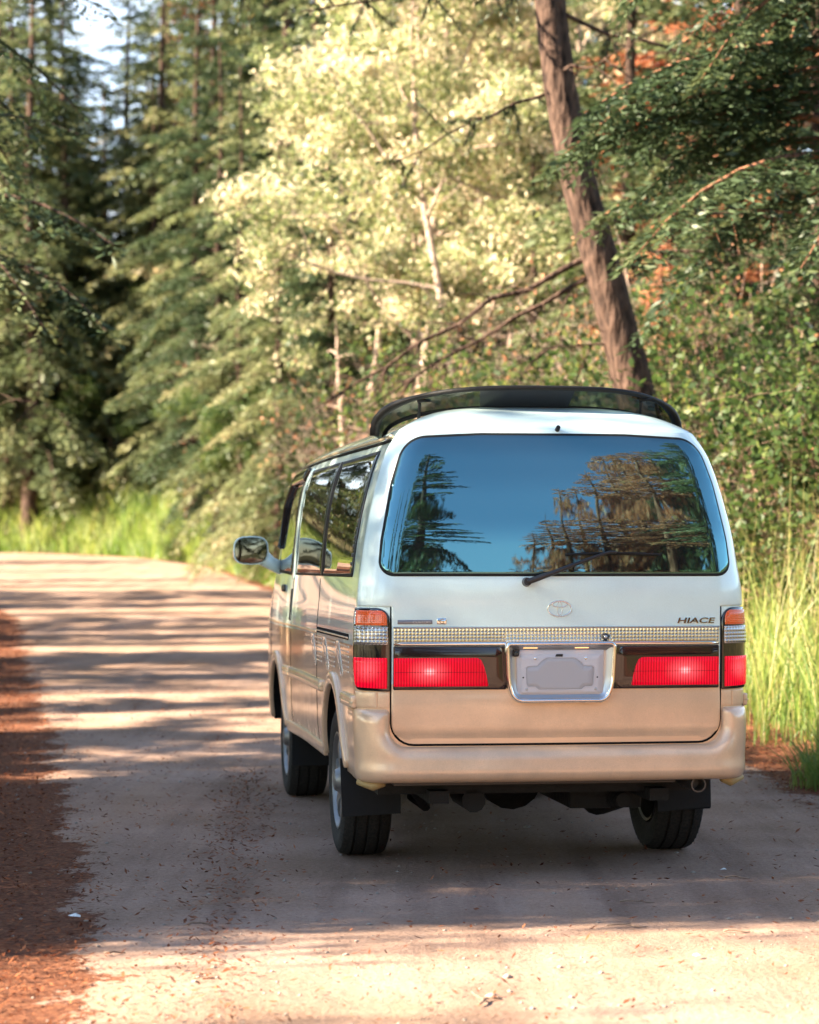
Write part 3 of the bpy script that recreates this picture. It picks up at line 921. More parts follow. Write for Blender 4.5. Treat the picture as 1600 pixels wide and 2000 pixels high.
# side glass and trim (both sides) --------------------------------------------------
for mp_, sgn in ((ML, -1), (MRt, 1)):
    S = lambda pts: rpoly(pts, 6)
    so = panel('side_window', S([(.435, 1.222, .03), (2.83, 1.222, .02), (2.53, 1.752, .02), (.465, 1.752, .03)]), mp_, .004, 'rubber', van, edge=.004, step=.05)
    panel('window_pane', S([(.46, 1.237, .03), (1.560, 1.232, .01), (1.500, 1.738, .01), (.49, 1.738, .03)]), mp_, .0052, 'side_glass', so, edge=.002, step=.05)
    panel('window_pane', S([(1.655, 1.232, .01), (2.775, 1.232, .02), (2.50, 1.738, .02), (1.590, 1.738, .01)]), mp_, .0052, 'side_glass', so, edge=.002, step=.05)
    panel('window_frame', S([(1.590, 1.224, .004), (1.628, 1.224, .004), (1.565, 1.75, .004), (1.527, 1.75, .004)]), mp_, .009, 'black_plastic', so, edge=.003, step=.05)
    for k in range(6):
        z_ = 1.27 + k * .036
        panel('vent_slat', S([(.475, z_, .002), (.515, z_, .002), (.515, z_ + .016, .002), (.475, z_ + .016, .002)]), mp_, .009, 'black_plastic', so, edge=.002)
    # pale frame post between the sliding and the front door
    panel('door_pillar', S([(2.845, 1.20, .01), (2.925, 1.20, .01), (2.60, 1.765, .01), (2.545, 1.765, .01)]), mp_, .009, 'white_paint', van, edge=.006, step=.05)
    fo = panel('side_window', S([(2.955, 1.22, .02), (3.66, 1.235, .04), (3.62, 1.40, .1), (3.42, 1.63, .05), (3.20, 1.745, .05), (2.665, 1.752, .02)]), mp_, .004, 'rubber', van, edge=.004, step=.05)
    panel('window_pane', S([(2.985, 1.237, .02), (3.60, 1.25, .04), (3.57, 1.40, .1), (3.38, 1.60, .05), (3.17, 1.725, .05), (2.70, 1.738, .02)]), mp_, .0052, 'side_glass', fo, edge=.002, step=.05)
    panel('rain_guard', S([(2.655, 1.70, .01), (3.20, 1.69, .03), (3.40, 1.585, .05), (3.62, 1.36, .02), (3.66, 1.37, .02), (3.46, 1.63, .05), (3.22, 1.76, .04), (2.63, 1.765, .01)]), mp_, .028, 'black_gloss', van, edge=.02, step=.04)
    for ys_, a, b in ((1.70, .42, 1.21), (2.88, .42, 1.19), (3.92, .60, 1.15)):
        panel('door_seam', S([(ys_, a, 0), (ys_ + .008, a, 0), (ys_ + .008, b, 0), (ys_, b, 0)]), mp_, .0015, 'black_gap', van, edge=.001)
    panel('slide_rail', S([(.40, .962, .006), (1.66, .958, .006), (1.66, .985, .006), (.40, .987, .006)]), mp_, .004, 'black_gap', van, edge=.002)
    panel('slide_rail', S([(.40, .968, .004), (1.66, .966, .004), (1.66, .974, .004), (.40, .975, .004)]), mp_, .010, 'gold_paint', van, edge=.003)
    panel('waist_trim', S([(1.72, .953, .004), (4.1, .957, .004), (4.1, .968, .004), (1.72, .966, .004)]), mp_, .006, 'gold_paint', van, edge=.004, step=.06)
    for a, b in ((.16, .575), (1.425, 2.87), (2.90, 3.145)):
        panel('side_moulding', S([(a, .692, .01), (b, .690, .01), (b, .742, .01), (a, .744, .01)]), mp_, .018, 'gold_paint', van, edge=.012, step=.05)
        panel('side_moulding', S([(a, .712, .003), (b, .712, .003), (b, .722, .003), (a, .722, .003)]), mp_, .020, 'decal_gold', van, edge=.003, step=.05)
    panel('door_handle', S([(3.22, 1.13, .01), (3.34, 1.13, .01), (3.34, 1.17, .01), (3.22, 1.17, .01)]), mp_, .012, 'black_plastic', van, edge=.012)
    panel('door_handle', S([(2.91, .985, .005), (2.95, .985, .005), (2.95, 1.15, .005), (2.91, 1.15, .005)]), mp_, .006, 'black_plastic', van, edge=.004)
    # swoosh stripes with ladder hatching
    for k in range(3):
        y_ = .58 + k * .55
        sw = S([(y_, .80, .02), (y_ + .10, .80, .02), (y_ + .22, .87, .2), (y_ + .34, .945, .02), (y_ + .18, .945, .02), (y_ + .09, .87, .2)])
        panel('stripe', sw, mp_, .0018, 'decal', van, edge=.001, step=.03)
        for j in range(6):
            zz = .825 + j * .021
            yo = y_ - .02 - .25 * (.14 - j * .02)
            panel('stripe', S([(y_ - .20, zz, 0), (y_ + .04 + j * .02, zz, 0), (y_ + .045 + j * .02, zz + .007, 0), (y_ - .20, zz + .007, 0)]), mp_, .0016, 'decal', van, edge=.001)
    # wheel arch lips
    for ya in AX:
        oo = []
        a0, a1 = (R(8), R(172)) 
        for k in range(40):
            th = a0 + (a1 - a0) * k / 39; oo.append((ya + .445 * math.cos(th), WZ + .445 * math.sin(th)))
        for k in range(40):
            th = a1 + (a0 - a1) * k / 39; oo.append((ya + .388 * math.cos(th), WZ + .388 * math.sin(th)))
        panel('wheel_arch', oo, mp_, .016, 'gold_paint', van, edge=.014, step=.04, base=-.006)
    # rocker and drip rail
    panel('side_sill', S([(1.46, .395, .015), (3.10, .395, .015), (3.10, .455, .015), (1.46, .455, .015)]), mp_, .014, 'gold_paint', van, edge=.012, step=.05)
    dr = Tube()
    zdr = lambda y: 1.797 + .010 * math.sin((y - .3) / 3 * PI) - .10 * sms(2.9, 3.6, y)
    dr.add([mp_(y, zdr(y), .008) for y in np.linspace(.30, 3.5, 40)], .0085, 6)
    dr.build('drip_rail', 'decal_gold', van)
    dr2 = Tube()
    dr2.add([mp_(y, zdr(y) - .016, .004) for y in np.linspace(.30, 3.5, 40)], .006, 6)
    dr2.build('drip_rail', 'black_gap', van)
    # door mirror
    mc = Vector((sgn * .985, 3.62, 1.355))
    mv = []; mf = []
    prof = [(-.10, .25), (-.095, .6), (-.07, .85), (-.02, 1), (.03, 1), (.032, .93)]
    M_ = 20
    for yy, sc in prof:
        for k in range(M_):
            th = 2 * PI * k / M_
            cx_ = math.copysign(abs(math.cos(th)) ** .62, math.cos(th)); cz_ = math.copysign(abs(math.sin(th)) ** .7, math.sin(th))
            mv.append(mc + Vector((cx_ * .098 * sc, -yy, cz_ * .079 * sc)))
    for i in range(len(prof) - 1):
        for k in range(M_):
            k2 = (k + 1) % M_
            mf.append((i * M_ + k, i * M_ + k2, (i + 1) * M_ + k2, (i + 1) * M_ + k))
    mf.append(tuple(range(M_))[::-1])
    mir = mesh('door_mirror', mv, mf, 'white_paint', van, sharp=50)
    arm_ = Tube(); arm_.add([mc + Vector((-sgn * .07, .01, -.04)), mc + Vector((-sgn * .12, .02, -.075)), mc + Vector((-sgn * .18, .03, -.10))], [.045, .036, .04], 10)
    arm_.build('mirror_arm', 'white_paint', mir)
    gv = []
    for k in range(M_):
        th = 2 * PI * k / M_
        cx_ = math.copysign(abs(math.cos(th)) ** .62, math.cos(th)); cz_ = math.copysign(abs(math.sin(th)) ** .7, math.sin(th))
        gv.append(mc + Vector((cx_ * .088, -.0315 + sgn * cx_ * .006, cz_ * .070)))
    mesh('mirror_glass', gv + [mc + Vector((0, -.0335, 0))], [(k, (k + 1) % M_, M_) for k in range(M_)], 'mirror_glass', mir)

# roof wind deflector --------------------------------------------------
def sp_top(x):
    a = min(1, abs(x) / .665)
    return Vector((x, .30 + .38 * a ** 3, 1.825 + .182 * (1 - a ** 3.1) ** (1 / 3.1)))
def sp_bot(x):
    a = min(1, abs(x) / .665)
    return Vector((x * .93, .42 + .32 * a ** 3, 1.80 + .135 * (1 - a ** 3.1) ** (1 / 3.1)))
us = [math.sin(t_) for t_ in np.linspace(-PI / 2, PI / 2, 61)]
xs_ = [u * .665 for u in us]
def band(name, sel, k0, k1, mat, parent, th=.004):
    V = []; Fc = []
    for x in sel:
        a, b = sp_top(x), sp_bot(x)
        for kk in (k0, k1):
            p = a.lerp(b, kk)
            V.append(p); V.append(p + Vector((0, th, .001)))
    for i in range(len(sel) - 1):
        a = i * 4; b = a + 4
        for q in ((0, 2), (2, 3), (3, 1), (1, 0)):
            Fc.append((a + q[0], a + q[1], b + q[1], b + q[0]))
    return mesh(name, V, Fc, mat, parent, smooth=False)
spo = band('roof_deflector', xs_, .0, 1, 'smoked_acrylic', van)
tr_ = Tube(); tr_.add([sp_top(x) for x in xs_], [.011 + .010 * sms(.5, .665, abs(x)) for x in xs_], 8)
tr_.build('deflector_trim', 'rubber', spo)
tr_ = Tube(); tr_.add([sp_bot(x) for x in xs_], .009, 8)
tr_.build('deflector_trim', 'rubber', spo)
cV = []
for x, kk in ((-.245, 1), (.215, 1), (.13, 0), (-.165, 0)):
    pass
cp = []
N_ = 12
for i in range(N_ + 1):
    u = i / N_
    for kk in (0, 1):
        x = -.27 + .40 * u
        cp.append(sp_top(x).lerp(sp_bot(x), .02 + .96 * kk) + Vector((0, -.004, 0)))
mesh('deflector_panel', cp, [(2 * i, 2 * i + 1, 2 * i + 3, 2 * i + 2) for i in range(N_)], 'black_plastic', spo)
for x in (-.50, .44):
    bk = Tube(); bk.add([sp_top(x) + Vector((0, .02, -.012)), sp_top(x) + Vector((0, .03, -.05)), sp_top(x) + Vector((0, .05, -.11))], [.008, .006, .009], 8)
    bk.add([sp_top(x) + Vector((-.01, .015, -.018)), sp_top(x) + Vector((.045, .015, -.014))], .007, 6)
    bk.build('deflector_bracket', 'rubber', spo)

# wheels --------------------------------------------------
def lathe(prof, n, cx, mat, name, parent, sharp=35):
    V = []; Fc = []
    for x, r_ in prof:
        for k in range(n):
            th = 2 * PI * k / n
            V.append((cx + x, r_ * math.cos(th), r_ * math.sin(th)))
    for i in range(len(prof) - 1):
        for k in range(n):
            k2 = (k + 1) % n
            Fc.append((i * n + k, i * n + k2, (i + 1) * n + k2, (i + 1) * n + k))
    return mesh(name, V, Fc, mat, parent, sharp=sharp)
TR, TW = .327, .108
def make_wheel(sg):
    w = bpy.data.objects.new('wheel', None); col.objects.link(w); w.parent = van
    pf = [(-.085, .205), (-.098, .235), (-TW, .265), (-.107, .290), (-.098, .314), (-.082, .323)]
    for g in (-.052, 0, .052):
        pf += [(g - .006, .3265), (g - .004, .318), (g + .004, .318), (g + .006, .3265)]
    pf += [(.082, .323), (.098, .314), (.107, .290), (TW, .265), (.098, .235), (.085, .205)]
    n = 96
    t_ = lathe(pf, n, 0, 'tyre_rubber', 'tyre', w)
    # shoulder sipes
    me = t_.data
    co = np.array([v.co[:] for v in me.vertices]).reshape(len(pf), n, 3)
    for i, (x, r_) in enumerate(pf):
        if abs(x) > .07 and r_ > .30:
            for k in range(0, n, 2):
                s_ = (r_ - .009) / r_
                co[i, k, 1] *= s_; co[i, k, 2] *= s_
    me.vertices.foreach_set('co', co.reshape(-1).astype(np.float32))
    o = sg
    rim = lathe([(o * .095, .210), (o * .100, .213), (o * .101, .205), (o * .092, .197), (o * .06, .190), (o * -.085, .188), (o * -.09, .20)], 64, 0, 'alloy', 'rim', w)
    sp = Tube()
    for k in range(6):
        th = 2 * PI * k / 6 + .2
        d = Vector((0, math.cos(th), math.sin(th))); t2 = Vector((0, -math.sin(th), math.cos(th)))
        prof = [(.03, .050, .075, .035), (.10, .036, .088, .05), (.16, .036, .090, .055), (.198, .058, .082, .05)]
        b = len(sp.V)
        for r_, hw, xo, xi in prof:
            for (tt, xx) in ((-hw, xi), (-hw * .8, xo), (hw * .8, xo), (hw, xi)):
                sp.V.append(d * r_ + t2 * tt + Vector((o * xx, 0, 0)))
        for i in range(3):
            for q in range(4):
                q2 = (q + 1) % 4
                sp.F.append((b + i * 4 + q, b + i * 4 + q2, b + i * 4 + 4 + q2, b + i * 4 + 4 + q))
    sp.build('spokes', 'alloy', rim, sharp=30)
    hub = lathe([(o * .04, .075), (o * .083, .070), (o * .092, .055), (o * .112, .045), (o * .118, .03), (o * .119, .0)], 32, 0, 'alloy', 'hub_cap', rim)
    back = lathe([(o * .02, .195), (o * .02, .0)], 40, 0, 'dark_metal', 'brake_disc', rim)
    return w
wl_ = make_wheel(-1); wr_ = make_wheel(1)
wl_.location = (-.690, 1.0, .3265); wr_.location = (.690, 1.0, .3265)
def copy_tree(o, parent=None):
    c = o.copy(); col.objects.link(c); c.parent = parent
    for ch in list(o.children): copy_tree(ch, c)
    return c
for w0, x in ((wl_, -.690), (wr_, .690)):
    c = copy_tree(w0, van); c.location = (x, 3.57, .3265); c.rotation_euler = (R(25), 0, 0)

# underside --------------------------------------------------
ub = Tube()
ub.box((-.70, .30, .33), (.70, 4.3, .395))
ub.box((-.50, .2, .30), (-.42, 4.2, .35)); ub.box((.42, .2, .30), (.50, 4.2, .35))
ub.add([(-.60, 1.0, .33), (.60, 1.0, .33)], .045, 12)
ub.add([(-.02, .86, .33), (-.02, .95, .33), (-.02, 1.05, .33), (-.02, 1.16, .33)], [.06, .14, .14, .05], 16)
ub.add([(-.30, .30, .30), (-.30, .62, .30)], [.05, .05], 12)
ub.add([(-.52, .55, .33), (-.42, .85, .22), (-.46, 1.0, .25)], .022, 8)
ub.build('underbody', 'dark_metal', van, sharp=40)
sp_ = Tube(); sp_.box((.16, .55, .235), (.47, 1.3, .33)); sp_.add([(.36, .42, .28), (.36, .9, .25)], [.03, .085], 14)
sp_.build('muffler', 'dark_metal', van, sharp=40)
ex = Tube()
ex.add([(.40, .62, .335), (.47, .75, .26), (.50, .95, .23)], .030, 12)
ex.build('exhaust_pipe', 'pipe_metal', van)
tip = lathe([(.15, .031), (0, .031), (.0, .026), (.10, .026), (.10, 0)], 24, 0, 'pipe_metal', 'exhaust_tip', van)
tip.rotation_euler = (0, 0, R(90)); tip.location = (.585, .045, .378)
tp2 = Tube(); tp2.add([(.585, .19, .378), (.60, .5, .37), (.50, .80, .36)], .030, 14, cap=False); tp2.build('exhaust_pipe', 'pipe_metal', van)
for sg, xa, xb in ((-1, -.815, -.555), (1, .56, .805)):
    fv = Tube()
    fv.V += [Vector((xa, .66, .45)), Vector((xb, .66, .45)), Vector((xb - .004, .63, .215 + (.01 if sg > 0 else 0))), Vector((xa + .006, .63, .205)),
             Vector((xa, .675, .45)), Vector((xb, .675, .45)), Vector((xb - .004, .645, .215)), Vector((xa + .006, .645, .205))]
    fv.F += [(0, 3, 2, 1), (4, 5, 6, 7), (0, 4, 7, 3), (1, 2, 6, 5), (3, 7, 6, 2), (0, 1, 5, 4)]
    fv.build('mud_flap', 'rubber', van, smooth=False)
    # front flaps
    ff = Tube(); ff.box((min(xa, xb) + .02, 3.17, .20), (max(xa, xb) - .02, 3.18, .45)); ff.build('mud_flap', 'rubber', van, smooth=False)

#@@FOREST@@
# ------------------------------------------------------------ terrain
XL = [(-30, 3.0), (0, -.25), (8.1, -1.15), (17.6, -2.88), (30, -5.2), (40, -7.8), (46, -11), (50, -17), (52, -26), (53, -40)]
XR = [(-30, 9.0), (0, 3.4), (8, 2.45), (12.4, 2.25), (15, 2.12), (20, 1.2), (30, -.7), (40, -2.6), (50, -4.4), (56, -6.6), (60, -10), (62, -16), (63, -26), (64, -40)]
def smooth_line(t, n=160):
    ys = [p[0] for p in t]; xs = [p[1] for p in t]
    L = np.concatenate([[0], np.cumsum(np.hypot(np.diff(xs), np.diff(ys)))])
    u = np.linspace(0, L[-1], n)
    X = np.interp(u, L, xs); Y = np.interp(u, L, ys)
    for _ in range(6):
        X[1:-1] = (X[:-2] + X[1:-1] * 2 + X[2:]) / 4; Y[1:-1] = (Y[:-2] + Y[1:-1] * 2 + Y[2:]) / 4
    return X, Y
LX, LY = smooth_line(XL); RX, RY = smooth_line(XR)

def rise(y):
    y = np.asarray(y, dtype=float)
    t = np.clip((y - 13) / 47, 0, 1)
    return 1.62 * (t ** 1.08) + np.where(y > 60, -.02 * (y - 60), 0) * 1.0

def seg_dist(px, py, X, Y):
    """signed-ish distance to a polyline: positive on its right-hand (east) side"""
    px = np.asarray(px, float); py = np.asarray(py, float)
    d = np.full(px.shape, 1e9); sg = np.ones(px.shape)
    for i in range(len(X) - 1):
        ax, ay, bx, by = X[i], Y[i], X[i + 1], Y[i + 1]
        dx, dy = bx - ax, by - ay; L = dx * dx + dy * dy
        t = np.clip(((px - ax) * dx + (py - ay) * dy) / L, 0, 1)
        qx, qy = px - ax - t * dx, py - ay - t * dy
        dd = np.hypot(qx, qy); m = dd < d
        d = np.where(m, dd, d); sg = np.where(m, np.sign(qx * dy - qy * dx), sg)
    return d * sg
nzv = rng.uniform(0, 2 * PI, 12)
def ripple(x, y):
    return .5 * np.sin(x * .9 + nzv[0]) * np.cos(y * .7 + nzv[1]) + .3 * np.sin(x * 2.1 + y * 1.3 + nzv[2]) + .2 * np.cos(y * 3.7 - x * 2.9 + nzv[3])
def height(x, y):
    x = np.asarray(x, float); y = np.asarray(y, float)
    h = rise(y)
    dr = seg_dist(x, y, RX, RY); dl = -seg_dist(x, y, LX, LY)
    def ss(a, b, v):
        t = np.clip((v - a) / (b - a), 0, 1); return t * t * (3 - 2 * t)
    bank = .30 * ss(.1, 1.6, dr) + .55 * ss(1.5, 8, dr) + .95 * ss(.2, 2.6, dr) * ss(38, 54, y)
    bank += 2.6 * ss(3, 22, dr)
    bl = .10 * ss(.4, 2.5, dl) + .35 * ss(3, 9, dl)
    edge = ss(.2, 1.5, np.maximum(dr, dl))
    return h + bank + bl + edge * .10 * ripple(x, y) - .02
def H1(x, y):
    return float(height(x, y))

gy = np.concatenate([np.arange(-60, -6, 3.0), np.arange(-6, 66, .45), np.arange(66, 160, 5.0)])
gx = np.concatenate([np.arange(-70, -14, 4.0), np.arange(-14, 9, .4), np.arange(9, 70, 4.0)])
GX, GY = np.meshgrid(gx, gy)
GZ = height(GX.ravel(), GY.ravel()).reshape(GX.shape)
nx_, ny_ = len(gx), len(gy)
V = np.stack([GX.ravel(), GY.ravel(), GZ.ravel()], 1)
Fc = [(j * nx_ + i, j * nx_ + i + 1, (j + 1) * nx_ + i + 1, (j + 1) * nx_ + i) for j in range(ny_ - 1) for i in range(nx_ - 1)]
far = len(V)
ground = mesh('ground', V.tolist(), Fc, 'forest_soil')
tag(ground, kind='structure')

def strip(name, AX_, AY_, BX_, BY_, n, lift, mat, wob=(0, 0), crown=0):
    """sheet between two edge lines that hugs the ground"""
    V = []; Fc = []
    m = len(AX_)
    for i in range(m):
        wa = wob[0] * (math.sin(i * 1.7) * .5 + math.sin(i * .61 + 1) * .5); wb_ = wob[1] * (math.sin(i * 1.3 + 2) * .5 + math.sin(i * .47) * .5)
        for k in range(n + 1):
            u = k / n
            x = (AX_[i] + wa) * (1 - u) + (BX_[i] + wb_) * u; y = AY_[i] * (1 - u) + BY_[i] * u
            V.append((x, y, u))
    A = np.array(V)
    z = rise(A[:, 1])
    dr = seg_dist(A[:, 0], A[:, 1], RX, RY); dl = -seg_dist(A[:, 0], A[:, 1], LX, LY)
    z = np.where(np.maximum(dr, dl) > -.05, height(A[:, 0], A[:, 1]) + .012, z)
    z = np.maximum(z, height(A[:, 0], A[:, 1]) + .01) + lift
    P = np.stack([A[:, 0], A[:, 1], z], 1)
    for i in range(m - 1):
        for k in range(n):
            Fc.append((i * (n + 1) + k, i * (n + 1) + k + 1, (i + 1) * (n + 1) + k + 1, (i + 1) * (n + 1) + k))
    o = mesh(name, P.tolist(), Fc, mat)
    a = o.data.attributes.new('edge', 'FLOAT', 'POINT')
    a.data.foreach_set('value', (-np.maximum(dr, dl)).astype(np.float32))
    return o
# resample both edges at matched arc positions
U = np.linspace(0, 1, 260)
def along(X, Y, u):
    L = np.concatenate([[0], np.cumsum(np.hypot(np.diff(X), np.diff(Y)))]); L /= L[-1]
    return np.interp(u, L, X), np.interp(u, L, Y)
ax_, ay_ = along(LX, LY, U); bx_, by_ = along(RX, RY, U)
road = strip('road', ax_ - 3.0, ay_, bx_ + .7, by_, 48, .0, 'road_dirt')
tag(road, kind='structure')

# ------------------------------------------------------------ loose litter, pebbles, twigs on the road
def flat_cards(n, xs, ys, zs, L, W, tilt=.25, lift=.006):
    th = rng.uniform(0, 2 * PI, n)
    d = np.stack([np.cos(th), np.sin(th), rng.normal(0, tilt, n)], 1) * (np.asarray(L) / 2).reshape(-1, 1)
    s = np.stack([-np.sin(th), np.cos(th), rng.normal(0, tilt, n)], 1) * (np.asarray(W) / 2).reshape(-1, 1)
    c = np.stack([xs, ys, zs + lift + np.abs(d[:, 2])], 1)
    return np.stack([c - d - s * .4, c + s - d * .1, c + d + s * .2, c - s + d * .1], 1)
n = 60000
yy = 5.6 + 28 * rng.random(n) ** 2.0
xl = np.interp(yy, LY, LX)
off = rng.normal(0, 1, n)
xx = xl - .9 + rng.normal(0, .62, n)
keep = (xx < xl - .06 + .28 * np.sin(yy * 5.1) * np.sin(yy * 1.7) * rng.random(n) + .12 * np.abs(rng.normal(0, 1, n)))
xx, yy = xx[keep], yy[keep]
# drifts down the middle of the left lane and along the right edge, and a light scatter everywhere
m1 = 1500; y1 = 5.8 + 8 * rng.random(m1); x1 = -.62 + .05 * (y1 - 7) * -1 + rng.normal(0, .10 + .0 * y1, m1)
m2 = 4500; y2 = 5.8 + 14 * rng.random(m2) ** 1.5; x2 = np.interp(y2, LY, LX) + 4 * rng.random(m2) ** 1.6
m3 = 9000; y3 = 11 + 12 * rng.random(m3); x3 = np.interp(y3, RY, RX) + .22 + rng.normal(0, .22, m3)
XX = np.concatenate([xx, x1, x2, x3]); YY = np.concatenate([yy, y1, y2, y3])
ZZ = np.maximum(height(XX, YY) + .02, rise(YY)) + .004
nn_ = len(XX)
lit = quads('needle_litter', flat_cards(nn_, XX, YY, ZZ, rng.uniform(.010, .034, nn_) * (1 + YY / 40), rng.uniform(.003, .010, nn_) * (1 + YY / 30)), rng.random(nn_), 'litter_needles')
tag(lit, kind='stuff')
# pebbles
pv = []; pf = []
oct_ = [(1, 0, 0), (-1, 0, 0), (0, 1, 0), (0, -1, 0), (0, 0, 1), (0, 0, -1)]
of_ = [(0, 2, 4), (2, 1, 4), (1, 3, 4), (3, 0, 4), (2, 0, 5), (1, 2, 5), (3, 1, 5), (0, 3, 5)]
for i in range(1500):
    y = 5.8 + 16 * random.random() ** 1.6; x = float(np.interp(y, LY, LX)) + random.uniform(-.8, 4.4)
    r_ = random.choice([.003, .004, .005, .006, .009]) * random.uniform(.7, 1.2)
    if random.random() < .01: r_ = .016
    b = len(pv); z = max(H1(x, y) + .02, float(rise(y)))
    for o_ in oct_:
        pv.append((x + o_[0] * r_ * random.uniform(.7, 1.5), y + o_[1] * r_ * random.uniform(.7, 1.5), z + r_ * .2 + o_[2] * r_ * .6))
    pf += [tuple(b + q for q in f) for f in of_]
tag(mesh('pebbles', pv, pf, 'pebble'), kind='stuff')
# single twigs and scraps that can be pointed at
def road_twig(x, y, L, ang, label, fork=False):
    t = Tube()
    d = Vector((math.cos(ang), math.sin(ang), 0)); s = Vector((-d.y, d.x, 0))
    z = float(rise(y)) + .008
    P = [Vector((x, y, z)) + d * (L * (k / 5 - .5)) + s * random.uniform(-.012, .012) + Vector((0, 0, .004 * math.sin(k))) for k in range(6)]
    t.add(P, [.0045, .004, .0038, .0032, .003, .002], 6)
    if fork:
        t.add([P[2], P[2] + d * L * .16 + s * L * .2, P[2] + d * L * .2 + s * L * .34 + Vector((0, 0, .012))], [.003, .0025, .0015], 5)
        t.add([P[3], P[3] + d * L * .10 - s * L * .16], [.003, .0015], 5)
    o = t.build('twig', 'dry_twig'); tag(o, label, 'twig', 'dry twigs lying on the road')
def gpt(px, py):
    Y = 1.27 * 4430 / (py - 1105); return (px - 800) / 4430 * Y, Y
for px, py, L, a, lab, fk in ((1245, 1765, .13, .05, 'dark straight twig lying on the road behind the middle of the van', False),
                              (1440, 1717, .10, .2, 'short pale twig on the shaded road, farthest right and nearest the right rear wheel', False),
                              (1225, 1812, .14, -.2, 'thin forked twig lying just below the dark straight twig', True),
                              (1440, 1823, .09, .1, 'small pale twig at the edge of the sunlit patch, bottom right', False),
                              (955, 1958, .16, 1.1, 'bent forked twig in the sunlit patch at the bottom of the picture', True),
                              (390, 1808, .09, .5, 'little curled dark twig in the needles of the left lane', True),
                              (225, 1865, .07, .6, 'tiny dark twig beside the needle-covered left edge', False)):
    x, y = gpt(px, py); road_twig(x, y, L, a, lab, fk)
def scrap(px, py, s, label):
    x, y = gpt(px, py); z = float(rise(y)) + .01
    V = [(x + s * math.cos(k) * random.uniform(.5, 1), y + s * math.sin(k) * random.uniform(.6, 1.2), z + random.uniform(0, s * .35)) for k in range(6)] + [(x, y, z + s * .5)]
    o = mesh('white_scrap', V, [(k, (k + 1) % 6, 6) for k in range(6)], 'paper', smooth=False); tag(o, label, 'scrap')
scrap(148, 1797, .03, 'small white scrap lying at the edge of the brown needles, bottom left')
scrap(1362, 1873, .016, 'white crumpled scrap on the road between the sunlit bands, bottom right')
scrap(1413, 1704, .018, 'pale scrap on the shaded road right of the rear wheel')

# ------------------------------------------------------------ grass
def blades(n, bx, by, bz, hgt, wid, lean, seg=3):
    az = rng.uniform(0, 2 * PI, n); wa = rng.uniform(0, PI, n)
    dx, dy = np.cos(az), np.sin(az); sx, sy = np.cos(wa), np.sin(wa)
    Q = []; prev = None
    for k in range(seg + 1):
        u = k / seg
        cx = bx + dx * lean * hgt * u ** 2; cy = by + dy * lean * hgt * u ** 2; cz = bz + hgt * (u - .35 * lean * u ** 2.4)
        w = wid * (1 - u) ** .7 / 2 + .0004
        L = np.stack([cx - sx * w, cy - sy * w, cz], 1); Rr = np.stack([cx + sx * w, cy + sy * w, cz], 1)
        if prev is not None:
            Q.append(np.stack([prev[0], prev[1], Rr, L], 1))
        prev = (L, Rr)
    return np.stack(Q, 1).reshape(-1, 4, 3)
def grass(n, sampler, hr, wr, label_unused=None, tint=(0, 1), seg=3, lean=(.15, .75)):
    x, y = sampler(n); z = height(x, y) - .02
    clump = .5 + .5 * np.sin(x * 3.1 + 1.3 * np.sin(y * 2.3)) * np.cos(y * 2.7)
    h = rng.uniform(*hr, n) * (.65 + .5 * clump); w = rng.uniform(*wr, n)
    le = rng.uniform(*lean, n)
    Q = blades(n, x, y, z, h, w, le, seg)
    tt = np.clip(tint[0] + (tint[1] - tint[0]) * (.55 * rng.random(n) + .45 * clump), 0, 1)
    return Q, np.repeat(tt, seg)
def near_right(n):
    y = rng.uniform(12.6, 24, n); x = np.interp(y, RY, RX) + .35 + 2.6 * rng.random(n) ** .9 + .12 * np.sin(y * 4) ; return x, y
def mid_right(n):
    y = rng.uniform(24, 58, n); x = np.interp(y, RY, RX) + .15 + 3.5 * rng.random(n) ** 1.2; return x, y
def far_bend(n):
    u = rng.uniform(.62, 1, n); x, y = along(RX, RY, u)
    e = along(RX, RY, np.clip(u + .004, 0, 1)); dx, dy = e[0] - x, e[1] - y; L = np.hypot(dx, dy) + 1e-6
    k = .1 + 5 * rng.random(n) ** 1.2
    return x + dy / L * k, y - dx / L * k
def left_side(n):
    y = rng.uniform(24, 50, n); x = np.interp(y, LY, LX) - .8 - 4 * rng.random(n); return x, y
parts = [grass(8000, near_right, (.25, .75), (.005, .011), tint=(.05, .95)),
         grass(2600, near_right, (.8, 1.5), (.007, .016), tint=(.25, .95), seg=4, lean=(.1, .6)),
         grass(900, near_right, (1.3, 2.0), (.004, .007), tint=(.95, 1), seg=4, lean=(.1, .5)),
         grass(16000, mid_right, (.3, .75), (.014, .03), tint=(0, .85), seg=2),
         grass(30000, far_bend, (.45, 1.1), (.02, .045), tint=(.25, .92), seg=2),
         grass(5000, left_side, (.15, .4), (.012, .025), tint=(.1, .9), seg=2)]
gr = quads('grass', np.concatenate([p[0] for p in parts]), np.concatenate([p[1] for p in parts]), 'grass_blades')
tag(gr, kind='stuff')
# the pale tuft at the road edge on the right
def tuft(n):
    return rng.normal(2.42, .10, n), rng.normal(13.0, .12, n)
q, tt = grass(420, tuft, (.25, .5), (.005, .010), tint=(.45, .95), seg=4, lean=(.4, 1.0))
tf = quads('grass_tuft', q, tt, 'grass_blades'); tag(tf, 'bright pale grass tuft arching over the road edge at the far right', 'grass tuft')

# ------------------------------------------------------------ trees
def rv(n):
    v = rng.normal(0, 1, (n, 3)); return v / np.linalg.norm(v, axis=1, keepdims=True)
def kite(c, d, s, L, W):
    """c base (n,3), d direction, s side; L, W arrays"""
    L = L.reshape(-1, 1); W = W.reshape(-1, 1) / 2
    return np.stack([c, c + d * L * .45 + s * W, c + d * L, c + d * L * .45 - s * W], 1)

